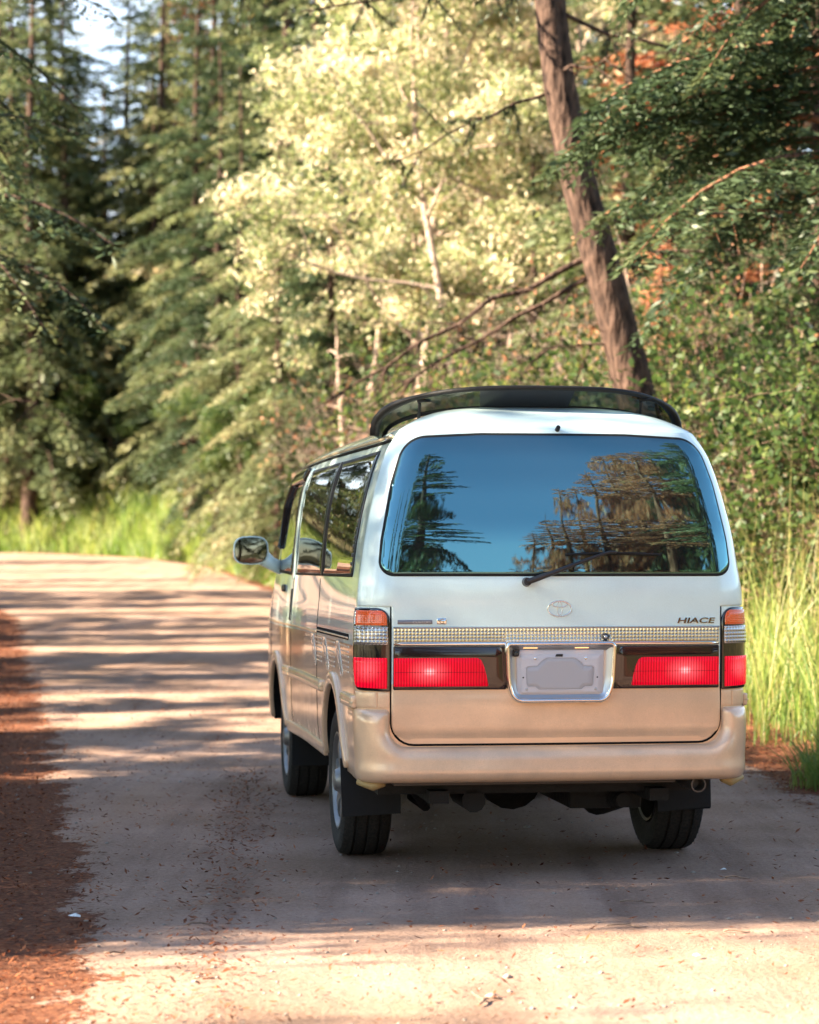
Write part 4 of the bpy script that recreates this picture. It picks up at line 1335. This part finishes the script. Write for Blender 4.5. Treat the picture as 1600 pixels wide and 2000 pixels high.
def conifer(h, z0, rad_, nbr, seed, mat, bark, trunk_r=.2, spray=.11, droop=.55, lean=(0, 0), step=.055, dead=0, deadlen=1.6, top=.10, dens=1.0, az_pref=None, sparse=0.0, xfade=None, needle_w=.22):
    """trunk mesh with limbs, and a crown of drooping sprays built of needle cards"""
    r = np.random.default_rng(seed); random.seed(seed)
    T = Tube()
    def ax(z): 
        return np.array([lean[0] * (max(z, 0) / h) ** 1.3 * h + .05 * math.sin(z * .6 + seed), lean[1] * z + .04 * math.sin(z * .8 + seed * 2), z])
    zz = np.linspace(-.6, h, 26)
    T.add([ax(z) for z in zz], [trunk_r * (1.0 - max(z, 0) / h) ** .85 + .015 + (.10 * trunk_r * math.exp(-max(z, 0) * 2.5)) * 3 for z in zz], 14, jitter=.05)
    Qs = []; Ts = []
    for i in range(nbr):
        u = (i + r.random()) / nbr
        z = z0 + (h * .98 - z0) * u
        L = rad_ * ((1 - u) ** .75 * .95 + top) * r.uniform(.7, 1.15)
        if r.random() < sparse: continue
        if az_pref is not None and r.random() < az_pref[1]: az = az_pref[0] + r.normal(0, .6)
        else: az = r.uniform(0, 2 * PI)
        d = np.array([math.cos(az), math.sin(az), 0]); sd = np.array([-d[1], d[0], 0])
        up = r.uniform(-.05, .30) + .35 * u; dr_ = droop * r.uniform(.7, 1.3) * (1 - .4 * u)
        p0 = ax(z)
        P = lambda t: p0 + d * (L * t) + np.array([0, 0, 1]) * L * (up * t - dr_ * t * t) + sd * (.06 * L * math.sin(t * 3 + i))
        ts = np.linspace(0, 1, 7)
        T.add([P(t) for t in ts], [max(.004, .020 * L ** .7 * (1 - t * .85)) for t in ts], 4, cap=False)
        nt = max(6, int(L / .085 * dens))
        t_ = np.linspace(.14, 1, nt) + r.normal(0, .01, nt)
        ct = r.random()
        for k, t in enumerate(t_):
            pb = P(t); e = P(min(t + .04, 1.05)) - pb; e /= np.linalg.norm(e) + 1e-9
            for sgn in (-1, 1):
                tl = (.34 * L * (1.08 - t) ** .8 + .10) * r.uniform(.6, 1.15)
                td = sd * sgn * .8 + e * .65 + np.array([0, 0, -.16 + r.normal(0, .14)]); td /= np.linalg.norm(td)
                ns = max(2, int(tl / step))
                q = (np.arange(ns) + r.random(ns) * .6) / ns
                c = pb + td * (tl * q)[:, None] + np.array([0, 0, -1.0]) * (tl * .35 * q ** 2)[:, None]
                side = np.cross(td, [0, 0, 1]); side /= np.linalg.norm(side) + 1e-9
                sg2 = np.where(np.arange(ns) % 2 == 0, 1, -1)[:, None]
                dd = td * .75 + side * sg2 * .62 + r.normal(0, .22, (ns, 3)); dd /= np.linalg.norm(dd, axis=1, keepdims=True)
                nrm = np.array([0, 0, 1.0]) + r.normal(0, .5, (ns, 3))
                ss_ = np.cross(dd, nrm); ss_ /= np.linalg.norm(ss_, axis=1, keepdims=True) + 1e-9
                LL = spray * r.uniform(.6, 1.3, ns)
                Qs.append(kite(c, dd, ss_, LL, LL * needle_w))
                Ts.append(np.clip(.45 * ct + .35 * t + .3 * r.random(ns) - .1, 0, 1))
    for i in range(dead):
        z = r.uniform(.8, z0 + 1.5); az = r.uniform(0, 2 * PI); L = deadlen * r.uniform(.4, 1)
        d = np.array([math.cos(az), math.sin(az), r.uniform(-.25, .35)]); p0 = ax(z)
        pts = [p0 + d * L * t + np.array([0, 0, -.25 * L * t * t]) + r.normal(0, .015, 3) for t in np.linspace(0, 1, 6)]
        T.add(pts, [.016, .013, .010, .008, .005, .003], 4, cap=False)
        for k in range(7):
            t = r.uniform(.25, 1); b0 = p0 + d * L * t + np.array([0, 0, -.25 * L * t * t]); dd = r.normal(0, 1, 3); dd[2] -= .7; dd /= np.linalg.norm(dd)
            T.add([b0, b0 + dd * .14, b0 + dd * .3 + np.array([0, 0, -.06])], [.005, .004, .002], 3, cap=False)
    Q = np.concatenate(Qs); tt = np.concatenate(Ts)
    return T, Q, tt, bark, mat

def broadleaf(h, seed, mat, bark, trunk_r=.09, spread=2.2, z0=1.5, nl=26000, leaf=.075, stems=1, bare=.0, cl=.42, flat=.6, twig_show=0):
    """branching skeleton; leaves gathered in clusters round the outer twigs"""
    r = np.random.default_rng(seed); random.seed(seed)
    T = Tube(); tips = []
    def grow(p, d, L, rad0, lev):
        n = 5; pts = [p]; q = p.copy(); dd = d.copy()
        for k in range(n):
            dd = dd + r.normal(0, .10, 3) + np.array([0, 0, .03 if lev < 2 else -.02]); dd /= np.linalg.norm(dd)
            q = q + dd * L / n; pts.append(q.copy())
        T.add(pts, [rad0 * (1 - .55 * k / n) for k in range(n + 1)], 8 if lev == 0 else (5 if lev == 1 else 3), cap=False)
        if lev >= 3:
            tips.append((pts[-1], r.random())); tips.append((pts[-3], r.random())); return
        nb = [7, 5, 4][lev] if lev else 11
        for k in range(nb):
            t = r.uniform(.30 if lev else .28, 1.0); i = min(n - 1, int(t * n)); f = t * n - i
            b = pts[i] * (1 - f) + pts[i + 1] * f
            if lev == 0 and b[2] < z0: b = pts[-1] * .5 + pts[-3] * .5
            ax_ = rv_(r); nd_ = dd * .45 + ax_ * .95; nd_[2] = nd_[2] * .6 + .22; nd_ /= np.linalg.norm(nd_)
            grow(b, nd_, L * r.uniform(.36, .58) * (1.0 if lev else spread / max(1e-3, h) * 1.6), rad0 * .42 * (1 - .3 * t), lev + 1)
        tips.append((pts[-1], r.random()))
    def rv_(r_):
        v = r_.normal(0, 1, 3); return v / np.linalg.norm(v)
    for s in range(stems):
        a = r.uniform(0, 2 * PI); lean = .04 if stems == 1 else r.uniform(.1, .35)
        grow(np.array([r.normal(0, .08 * (stems > 1)), r.normal(0, .08 * (stems > 1)), -.3]), np.array([math.cos(a) * lean, math.sin(a) * lean, 1.0]), h * .88, trunk_r, 0)
    tips = [t for t in tips if r.random() > bare and t[0][2] > z0 * .5]
    C = np.array([t[0] for t in tips]); ct = np.array([t[1] for t in tips])
    idx = r.integers(0, len(C), nl)
    g = r.normal(0, 1, (nl, 3)) * np.array([cl, cl, cl * flat]) * .55
    c = C[idx] + g
    d = r.normal(0, 1, (nl, 3)); d[:, 2] -= .35; d /= np.linalg.norm(d, axis=1, keepdims=True)
    nrm = r.normal(0, .75, (nl, 3)) + np.array([0, 0, 1.0]); s_ = np.cross(d, nrm); s_ /= np.linalg.norm(s_, axis=1, keepdims=True) + 1e-9
    LL = leaf * r.uniform(.55, 1.25, nl)
    tt = np.clip(.5 * ct[idx] + .5 * r.random(nl), 0, 1)
    return T, kite(c, d, s_, LL, LL * .62), tt, bark, mat

def make_tree(name, spec):
    T, Q, tt, bark, mat = spec
    e = bpy.data.objects.new(name, None); col.objects.link(e)
    T.build('trunk', bark, e)
    quads('crown', Q, tt, mat, e)
    return e
protos = {}
def P(key, name, fn):
    protos[key] = [name, fn, None]
def place(key, x, y, label, cat, group=None, s=1.0, rot=None, sz=None, dz=0):
    name, fn, root = protos[key]
    if root is None:
        root = make_tree(name, fn()); protos[key][2] = root; e = root
    else:
        e = copy_tree(root)
    for ch in e.children: ch.location = (0, 0, 0)
    e.location = (x, y, H1(x, y) - .05 + dz)
    e.rotation_euler = (0, 0, rng.uniform(0, 2 * PI) if rot is None else rot)
    e.scale = (s, s, sz or s)
    for k in ('label', 'category', 'group'):
        if k in e: del e[k]
    tag(e, label, cat, group)
    return e
def at(px, Y): return (px - 800) / 4430 * Y

P('fir', 'conifer', lambda: conifer(17, 2.0, 2.7, 110, 11, 'needles_dark', 'bark_brown', .20, spray=.17, step=.055, dead=14, dens=.95, needle_w=.42))
P('fir2', 'conifer', lambda: conifer(14, 1.0, 2.4, 100, 12, 'needles_pale', 'bark_brown', .15, spray=.17, step=.06, dead=10, dens=.95, droop=.7, needle_w=.42))
P('larch', 'conifer', lambda: conifer(15, .8, 2.4, 105, 13, 'needles_rust', 'bark_red', .17, spray=.16, step=.06, dens=.9, droop=.45, needle_w=.55))
P('alder', 'broadleaf_tree', lambda: broadleaf(10, 21, 'leaves_bright', 'bark_pale', .09, 3.4, 2.0, 32000, .095, cl=.26))
P('alder2', 'broadleaf_tree', lambda: broadleaf(8, 22, 'leaves_green', 'bark_brown', .08, 3.0, 1.0, 42000, .09, cl=.28))
P('sparse', 'broadleaf_tree', lambda: broadleaf(9, 23, 'leaves_bright', 'bark_pale', .075, 3.0, 2.5, 9000, .095, bare=.45))
P('bush', 'bush', lambda: broadleaf(2.7, 24, 'leaves_green', 'twig_bark', .03, 1.8, .2, 8000, .085, stems=5, cl=.20))
P('brightbush', 'bush', lambda: broadleaf(2.4, 25, 'leaves_green', 'twig_bark', .025, 1.7, .2, 6000, .075, stems=5, cl=.24))
P('deadbush', 'bush', lambda: broadleaf(3.4, 26, 'needles_rust', 'bark_pale', .020, 2.2, .4, 700, .06, stems=6, cl=.3))

# --- the leaning trunk in front of the wood, with dead snags
def leaning():
    T = Tube()
    ys = 20.0
    pts = [(2.50, ys, -.3), (2.40, ys, 1.07), (2.20, ys, 1.97), (1.985, ys, 2.83), (1.75, ys, 3.73), (1.56, ys, 4.4), (1.425, ys, 4.95), (1.31, ys, 5.6), (1.235, ys, 6.3), (1.10, ys + .1, 8.5), (.95, ys + .2, 11), (.9, ys + .3, 14), (.95, ys + .3, 17)]
    rad_ = [.25, .21, .19, .175, .162, .154, .148, .142, .136, .12, .10, .07, .03]
    fp = []; fr = []
    for i in range(len(pts) - 1):
        for k in range(5):
            u = k / 5; fp.append(Vector(pts[i]).lerp(Vector(pts[i + 1]), u)); fr.append(rad_[i] * (1 - u) + rad_[i + 1] * u)
    base = Vector((2.45, ys, H1(2.45, ys)))
    T.add([p - base for p in fp], fr, 26, jitter=.055)
    r = np.random.default_rng(77); random.seed(77)
    Qs = []; Ts = []
    def snag(z, az, L, slope, rad0, tw=12, leafy=0):
        i = min(range(len(fp)), key=lambda k: abs(fp[k].z - z)); p0 = np.array(fp[i] - base)
        d = np.array([math.cos(az), math.sin(az), slope])
        W = [p0 + d * L * t + np.array([0, 0, -.16 * L * t * t]) + r.normal(0, .02, 3) for t in np.linspace(0, 1, 9)]
        T.add(W, [rad0 * (1 - .8 * k / 8) for k in range(9)], 6, cap=False)
        for k in range(tw):
            t = r.uniform(.2, 1); b0 = W[int(t * 8)]; dd = r.normal(0, .6, 3) + d * .5; dd[2] -= .5; dd /= np.linalg.norm(dd); l_ = r.uniform(.15, .5)
            T.add([b0, b0 + dd * l_ * .5, b0 + dd * l_ + np.array([0, 0, -.1 * l_])], [.008, .006, .003], 4, cap=False)
            if leafy:
                ns = 40; q = r.random(ns)
                c = b0 + dd * (l_ * q)[:, None]; dv = dd + r.normal(0, .6, (ns, 3)); dv[:, 2] -= .5; dv /= np.linalg.norm(dv, axis=1, keepdims=True)
                s_ = np.cross(dv, r.normal(0, 1, (ns, 3))); s_ /= np.linalg.norm(s_, axis=1, keepdims=True)
                LL = r.uniform(.03, .08, ns); Qs.append(kite(c, dv, s_, LL, LL * .3)); Ts.append(r.random(ns))
    # left-going dead limbs, long and low
    snag(4.05, R(185), 2.5, -.38, .032, 26); snag(3.85, R(172), 2.2, -.42, .026, 22); snag(5.5, R(180), 1.6, -.30, .018, 14, 1)
    snag(6.3, R(190), 2.2, .05, .028, 18, 1); snag(7.2, R(176), 3.0, -.12, .03, 26, 1); snag(8.0, R(200), 3.2, -.2, .03, 26, 1)
    # right-going
    snag(4.3, R(5), 1.7, .22, .034, 16); snag(4.05, R(-12), 1.5, .12, .022, 14); snag(4.9, R(8), 1.3, .05, .02, 10); snag(6.2, R(-4), 2.0, -.25, .022, 18, 1)
    snag(5.6, R(-60), .9, .1, .016, 8); snag(3.1, R(190), .8, .1, .014, 6); snag(2.7, R(-20), .7, .2, .012, 6)
    for k in range(46):
        z = 7.6 + 9 * (k / 46); snag(z, r.uniform(0, 2 * PI), 2.6 * (1 - (z - 7) / 13), .15, .02, 16, 1)
    e = bpy.data.objects.new('leaning_tree', None); col.objects.link(e); e.location = base
    T.build('trunk', 'bark_brown', e)
    quads('crown', np.concatenate(Qs), np.concatenate(Ts), 'needles_dark', e)
    tag(e, 'tall thick-trunked tree leaning left behind the van roof, with bare snapped branches', 'tree')
leaning()

# --- near conifers that frame the view
def frame_tree(name, spec_fn, x, y, label):
    e = make_tree(name, spec_fn()); e.location = (x, y, H1(x, y) - .1); tag(e, label, 'tree'); return e
frame_tree('conifer', lambda: conifer(15, 3.7, 2.2, 95, 31, 'needles_dark', 'bark_red', .17, spray=.10, step=.026, dens=1.5, droop=.6, dead=8, az_pref=(R(190), .4), needle_w=.32), 3.46, 17.6,
           'dark red-barked conifer with drooping sprays at the right edge of the picture')
frame_tree('conifer', lambda: conifer(14, 3.8, 1.9, 60, 32, 'needles_dark', 'bark_brown', .18, spray=.10, step=.03, dens=.85, droop=.5, dead=16, az_pref=(R(-5), .35), needle_w=.32), -4.35, 20.6,
           'dark conifer whose boughs hang in from the left edge of the picture')

# --- right bank: bushes and small trees behind the tall grass
for k, (px, Y, key, s, lab, cat) in enumerate([
    (1565, 18.6, 'bush', .95, 'dense glossy green bush behind the tall grass at the right edge', 'bush'),
    (1440, 21.0, 'bush', .95, 'green bush just right of the rear window, in front of the conifer', 'bush'),
    (1350, 22.5, 'bush', 1.1, 'leafy bush to the right of the leaning trunk foot', 'bush'),
    (1150, 23.5, 'bush', 1.15, 'low green bush left of the leaning trunk, right above the roof deflector', 'bush'),
    (1000, 25.5, 'brightbush', 1.25, 'yellow-green bush above the middle of the van roof', 'bush'),
    (1330, 21.2, 'brightbush', .7, 'sunlit yellow-green bush at the foot of the leaning trunk', 'bush'),
    (1480, 24.0, 'deadbush', 1.2, 'rust-brown dry bush behind the green bushes at the right', 'bush'),
    (1300, 20.9, 'deadbush', .55, 'low rusty twiggy bush right beside the foot of the leaning trunk', 'bush'),
    (1420, 20.3, 'deadbush', .62, 'dry brown twiggy bush among the green bushes at the right', 'bush'),
    (1235, 25.0, 'deadbush', 1.1, 'rust-brown dry bush directly behind the leaning trunk', 'bush'),
    (900, 30.0, 'deadbush', 1.0, 'bare pinkish bush of hanging twigs left of the leaning trunk', 'bush'),
    (775, 32.0, 'deadbush', .9, 'bare pale bush above the left end of the roof deflector', 'bush'),
    (800, 27.5, 'bush', .95, 'dark low bush right behind the left side of the van roof', 'bush'),
    (1600, 23.5, 'fir', .55, 'dark conifer rising behind the bushes at the right edge', 'tree'),
    (1440, 26.5, 'fir', .72, 'dense dark conifer behind the right-hand conifer', 'tree'),
    (1230, 29.0, 'fir2', .80, 'yellowish conifer standing behind the leaning trunk', 'tree'),
    (1350, 33.0, 'larch', .95, 'rust-tinged conifer between the leaning trunk and the right-hand conifer', 'tree'),
    (1540, 29.0, 'larch', .80, 'rusty conifer far behind the right edge bushes', 'tree'),
    (1290, 24.6, 'larch', .30, 'small rust-coloured conifer just right of the leaning trunk foot', 'tree'),
    (960, 31.5, 'alder', .90, 'brightest sunlit pale-leaved tree left of the leaning trunk', 'tree'),
    (800, 34.0, 'alder', 1.05, 'sunlit pale-leaved tree with several thin stems in the middle', 'tree'),
    (680, 36.0, 'sparse', 1.00, 'thin pale-stemmed tree rising straight over the left roof corner of the van', 'tree'),
    (860, 38.0, 'sparse', 1.15, 'sparse thin-stemmed tree behind the bright trees in the middle', 'tree'),
    (545, 41.0, 'fir2', .62, 'pale slender conifer left of the van roof, over the grass bank', 'tree'),
    (1080, 36.0, 'alder', 1.25, 'tall sunlit broadleaf tree just behind the leaning trunk top', 'tree'),
    (470, 45.0, 'alder2', .85, 'mid-green broadleaf tree over the bright grass bank', 'tree'),
    (620, 44.0, 'fir2', .95, 'pale conifer behind the thin pale-stemmed tree', 'tree'),
    (1180, 42.0, 'fir', 1.05, 'tall dark conifer far behind the leaning trunk', 'tree'),
    (920, 46.0, 'fir2', 1.15, 'tall pale conifer behind the bright middle trees', 'tree'),
    (740, 49.0, 'fir2', 1.20, 'tall pale conifer behind the middle stems', 'tree'),
    (1400, 45.0, 'fir2', 1.15, 'pale conifer far behind the right-hand trees', 'tree'),
    (650, 37.5, 'fir', .50, 'small dark conifer just left of the thin pale stem over the roof corner', 'tree'),
    (1040, 30.5, 'fir2', .52, 'small drooping conifer right against the left side of the leaning trunk', 'tree'),
    (330, 64.5, 'fir2', .95, 'pale-tipped conifer rising over the middle of the bend', 'tree'),
    (470, 47.0, 'fir2', .75, 'grey-green conifer with cream tips, left of the van roof, over the bank', 'tree'),
    (720, 41.0, 'fir', .80, 'dark-cored conifer behind the pale thin stems in the middle', 'tree'),
    (890, 40.0, 'fir', .85, 'dark conifer between the bright pale-leaved trees', 'tree'),
    (430, 50.0, 'fir', .70, 'dark narrow conifer on the grass bank, left of the crooked leaning trunk', 'tree'),
    (385, 56.0, 'fir', .85, 'dark conifer behind the slim reddish trunk at the bend', 'tree'),
    (300, 61.5, 'fir2', .80, 'grey-green conifer in the middle of the far side of the bend', 'tree'),
    (205, 63.5, 'fir', .72, 'dark low conifer below the patch of sky at the far side of the bend', 'tree'),
    (560, 52.0, 'fir', 1.0, 'dark conifer behind the pale tree left of the roof', 'tree'),
    ]):
    sp = {'deadbush': None}
    place(key, at(px, Y), Y, lab, cat, None, s)
# --- beyond the bend: a wall of wood
def landmark(px):
    for a, t in ((40, 'at the left frame edge'), (100, 'behind the thick dark trunk'), (160, 'behind the slim bare trunk'), (260, 'under the patch of sky'), (345, 'over the middle of the grass bank'), (400, 'behind the slim reddish trunk'),
                 (460, 'behind the crooked trunk'), (530, 'behind the slender leaning trunk'), (600, 'left of the van roof'), (700, 'above the left roof corner'), (800, 'above the roof deflector end'), (950, 'behind the bright middle trees'),
                 (1100, 'left of the leaning tree'), (1260, 'right behind the leaning tree'), (1400, 'right of the leaning tree')):
        if px < a: return t
    return 'behind the right-hand conifer'
grp = 'trees in the shaded wood beyond the bend'
labd = 'dark conifer in the shaded wood beyond the bend of the road'
for px, Y, key, s in [(20, 62.5, 'fir2', 1.1), (125, 62.2, 'fir', .85), (118, 64, 'fir2', .85), (190, 68, 'fir2', .72), (250, 66, 'alder2', .9), (320, 62, 'fir2', 1.2), (420, 60, 'fir2', 1.15), (300, 72, 'fir2', 1.05),
                      (380, 70, 'larch', 1.1), (480, 64, 'fir2', 1.05), (520, 60, 'fir', 1.1), (60, 70, 'larch', .75), (440, 76, 'fir', 1.25), (150, 76, 'fir', .75),
                      (0, 66, 'fir2', 1.3), (60, 61.2, 'fir2', 1.25), (95, 69, 'fir', 1.15), (170, 64, 'fir2', .72), (120, 84, 'fir', .8), (250, 70, 'fir2', 1.15), (20, 76, 'fir', .95), (290, 63, 'fir2', .9), (640, 60, 'fir2', 1.25), (560, 72, 'fir', 1.3), (750, 64, 'fir', 1.2), (860, 68, 'fir2', 1.4), (1000, 60, 'fir', 1.25), (1120, 66, 'fir2', 1.4), (1300, 58, 'fir', 1.25),
                      (1500, 55, 'fir', 1.2), (1600, 60, 'fir2', 1.3), (230, 61, 'alder2', .75), (70, 62, 'alder2', .7), (350, 66, 'alder', .8), (1220, 75, 'fir', 1.5), (900, 80, 'fir', 1.6), (680, 84, 'fir', 1.6), (500, 86, 'fir', 1.5), (330, 84, 'fir', 1.3), (150, 90, 'fir', 1.0), (20, 88, 'fir', 1.1)]:
    kinds = {'fir': ('dark conifer in the shaded wood beyond the bend of the road', grp), 'fir2': ('pale green conifer in the wood beyond the bend of the road', 'pale conifers beyond the bend'),
             'larch': ('rust-brown conifer in the wood beyond the bend of the road', 'rusty conifers beyond the bend'), 'alder2': ('low broadleaf tree in the wood beyond the bend of the road', 'broadleaf trees beyond the bend'),
             'alder': ('pale broadleaf tree among the conifers beyond the bend of the road', None)}
    lab = kinds[key][0].replace('beyond the bend of the road', landmark(px) + ', ' + ('front row' if Y < 63 else 'second row' if Y < 71 else 'farthest row')).replace('in the wood ', 'in the far wood ').replace('in the shaded wood ', 'in the far wood ').replace('among the conifers ', 'among far conifers ')
    place(key, at(px, Y), Y, lab, 'tree', kinds[key][1], s)
# bare pole trunks with no low branches, standing in the grass by the bend
def pole(h, lean, r0, seed, mat='bark_brown'):
    T = Tube(); random.seed(seed); r = np.random.default_rng(seed)
    zs_ = np.linspace(-.5, h, 18)
    pt = lambda z: Vector((lean * z + .06 * math.sin(z * .7 + seed), .05 * math.sin(z * .5 + seed * 3), z))
    T.add([pt(z) for z in zs_], [r0 * max(.05, 1 - .97 * (max(z, 0) / h) ** 1.6) for z in zs_], 9, jitter=.06)
    for k in range(26):
        z = r.uniform(1.5, h * .95); a = r.uniform(0, 2 * PI); L = r.uniform(.3, .9)
        p = pt(z); d = Vector((math.cos(a), math.sin(a), r.uniform(-.2, .5)))
        T.add([p, p + d * L * .5, p + d * L + Vector((0, 0, -.15 * L))], [.018, .012, .004], 4, cap=False)
    return T
poles = [(2, 63.6, 17, .0, .24, 'bark_brown', 'tall dark trunk cut by the left edge of the picture beyond the bend'),
         (45, 62, 9, .02, .16, 'bark_brown', 'thick dark bare trunk at the far left of the bend'), (78, 63, 9, 0, .12, 'bark_brown', 'reddish trunk beside the thick dark trunk at the far left'),
         (150, 64, 9, .01, .10, 'bark_brown', 'slim bare trunk between the far left trunks and the grass bank'), (375, 56, 5, -.05, .11, 'bark_red', 'slim sunlit reddish trunk above the grass bank'),
         (455, 52, 5.5, -.17, .17, 'bark_brown', 'crooked dark trunk leaning left above the grass bank'), (505, 50, 5.5, -.20, .11, 'bark_pale', 'slender leaning trunk just right of the crooked dark one'),
         (565, 47, 7, -.02, .08, 'bark_pale', 'thin pale trunk left of the van mirror line, in the sun'), (855, 35, 6, -.06, .075, 'bark_pale', 'pale bare stem left of the leaning trunk, right one of two'),
         (832, 34, 6, .02, .06, 'bark_pale', 'pale bare stem left of the leaning trunk, left one of two'), (680, 33, 4.2, -.03, .085, 'bark_pale', 'short bright bare stem directly over the left roof corner of the van'),
         (985, 36, 7, .01, .05, 'bark_pale', 'very thin pale stem between the two stems and the leaning trunk'), (1310, 27, 7, 0, .07, 'bark_brown', 'thin dark stem in the shade right of the leaning trunk')]
for px, Y, h, ln, r0, mt, lab in poles:
    o = pole(h, ln, r0, int(px)).build('bare_trunk', mt)
    x = at(px, Y); o.location = (x, Y, H1(x, Y)); tag(o, lab, 'tree trunk')

# --- trees out of the frame on the left: they cast the bars of shade over road and van
for x, y, key, s in [(-7.9, 8.3, 'alder2', .84), (-8.3, 10.3, 'alder2', .86), (-7.8, 12.2, 'alder2', .68), (-9.6, 9.2, 'alder2', .92), (-9.9, 11.6, 'alder2', .80), (-11.5, 8.6, 'alder2', 1.0), (-9.5, 15.6, 'alder2', .66), (-9.8, 20.8, 'alder2', .62), (-9.2, 14.2, 'fir2', .50),
                                    (-8.6, 1.9, 'alder2', .7),
                                    (-8.6, 17.0, 'fir2', .48), (-9.4, 19.6, 'fir', .50), (-8.9, 22.5, 'fir2', .50), (-10.2, 25.5, 'fir', .52), (-10.6, 29.0, 'fir2', .58), (-12.0, 32.5, 'fir', .58),
                                    (-13.2, 36.5, 'fir2', .62), (-16, 41, 'fir', .5), (-20, 45, 'fir2', .6), (-13.5, 21, 'fir', .62), (-14.5, 27, 'fir2', .75), (-17, 34, 'fir', .8),
                                    (-14.5, 67, 'fir', 1.3), (-18, 68, 'fir2', 1.6), (-21.5, 66, 'fir', 1.4), (-25, 67, 'fir2', 1.6), (-29, 64, 'fir', 1.4), (-24, 50, 'fir', .9), (-13.5, 64.6, 'bush', 1.6), (-17, 65.4, 'bush', 1.7), (-21, 65, 'bush', 1.6), (-26, 65.5, 'bush', 1.8), (-32, 66, 'bush', 1.9)]:
    place(key, x, y, 'roadside tree outside the left edge of the picture', 'tree', 'trees left of the frame', s, rot=(x * 7.3 + y) % 6.28)
for x, y, s, sz in [(-7.9, 6.85, .56, 2.4), (-9.8, 6.75, .66, 2.9), (-8.6, 8.3, .72, 2.7), (-10.4, 8.0, .8, 3.0), (-8.1, 9.9, .6, 2.3), (-8.2, 4.3, .30, 1.9), (-9.4, 16.6, .24, 1.9), (-9.3, 18.6, .30, 1.8), (-9.6, 20.6, .2, 1.9), (-10.2, 24.3, .26, 1.9), (-10.9, 26.9, .3, 1.9),
                    (-11.6, 30.4, .26, 2.0), (-14.2, 39.0, .35, 2.1)]:  # unseen bushes stretched tall, added to throw shade on road and van
    place('bush', x, y, 'tall stretched shrub added unseen left of the picture to cast shade', 'bush', 'added shade shrubs left of the frame', s, rot=(x * 5.1 + y) % 6.28, sz=sz)
# --- trees behind the photographer, seen mirrored in the rear window
def behind(az, D): return .6 + D * math.sin(R(az)), 9 - D * math.cos(R(az))
for az, D, key, s in [(8.6, 22, 'fir', .95), (10.2, 26, 'larch', .42), (6.3, 27, 'fir2', 1.1), (16.8, 33, 'larch', .46), (18.2, 30, 'larch', .62), (19.8, 27, 'larch', .72), (21.2, 24, 'larch', .74), (22.5, 29, 'larch', .88), (24.4, 25, 'larch', .90), (26.3, 29, 'larch', 1.15), (28.2, 25, 'larch', 1.05), (30, 22, 'larch', 1.0), (31.5, 27, 'larch', 1.25), (33.5, 23, 'fir2', 1.2), (36, 21, 'fir2', 1.15), (39, 20, 'fir', 1.1), (27.5, 34, 'larch', 1.3), (45, 22, 'fir', 1.0),
                      (-14, 30, 'fir', 1.0), (-22, 26, 'fir2', 1.1), (0, 32, 'fir', 1.0)]:
    x, y = behind(az, D)
    place(key, x, y, 'roadside tree behind the photographer', 'tree', 'trees behind the photographer', s, rot=(az * 3.1) % 6.28)
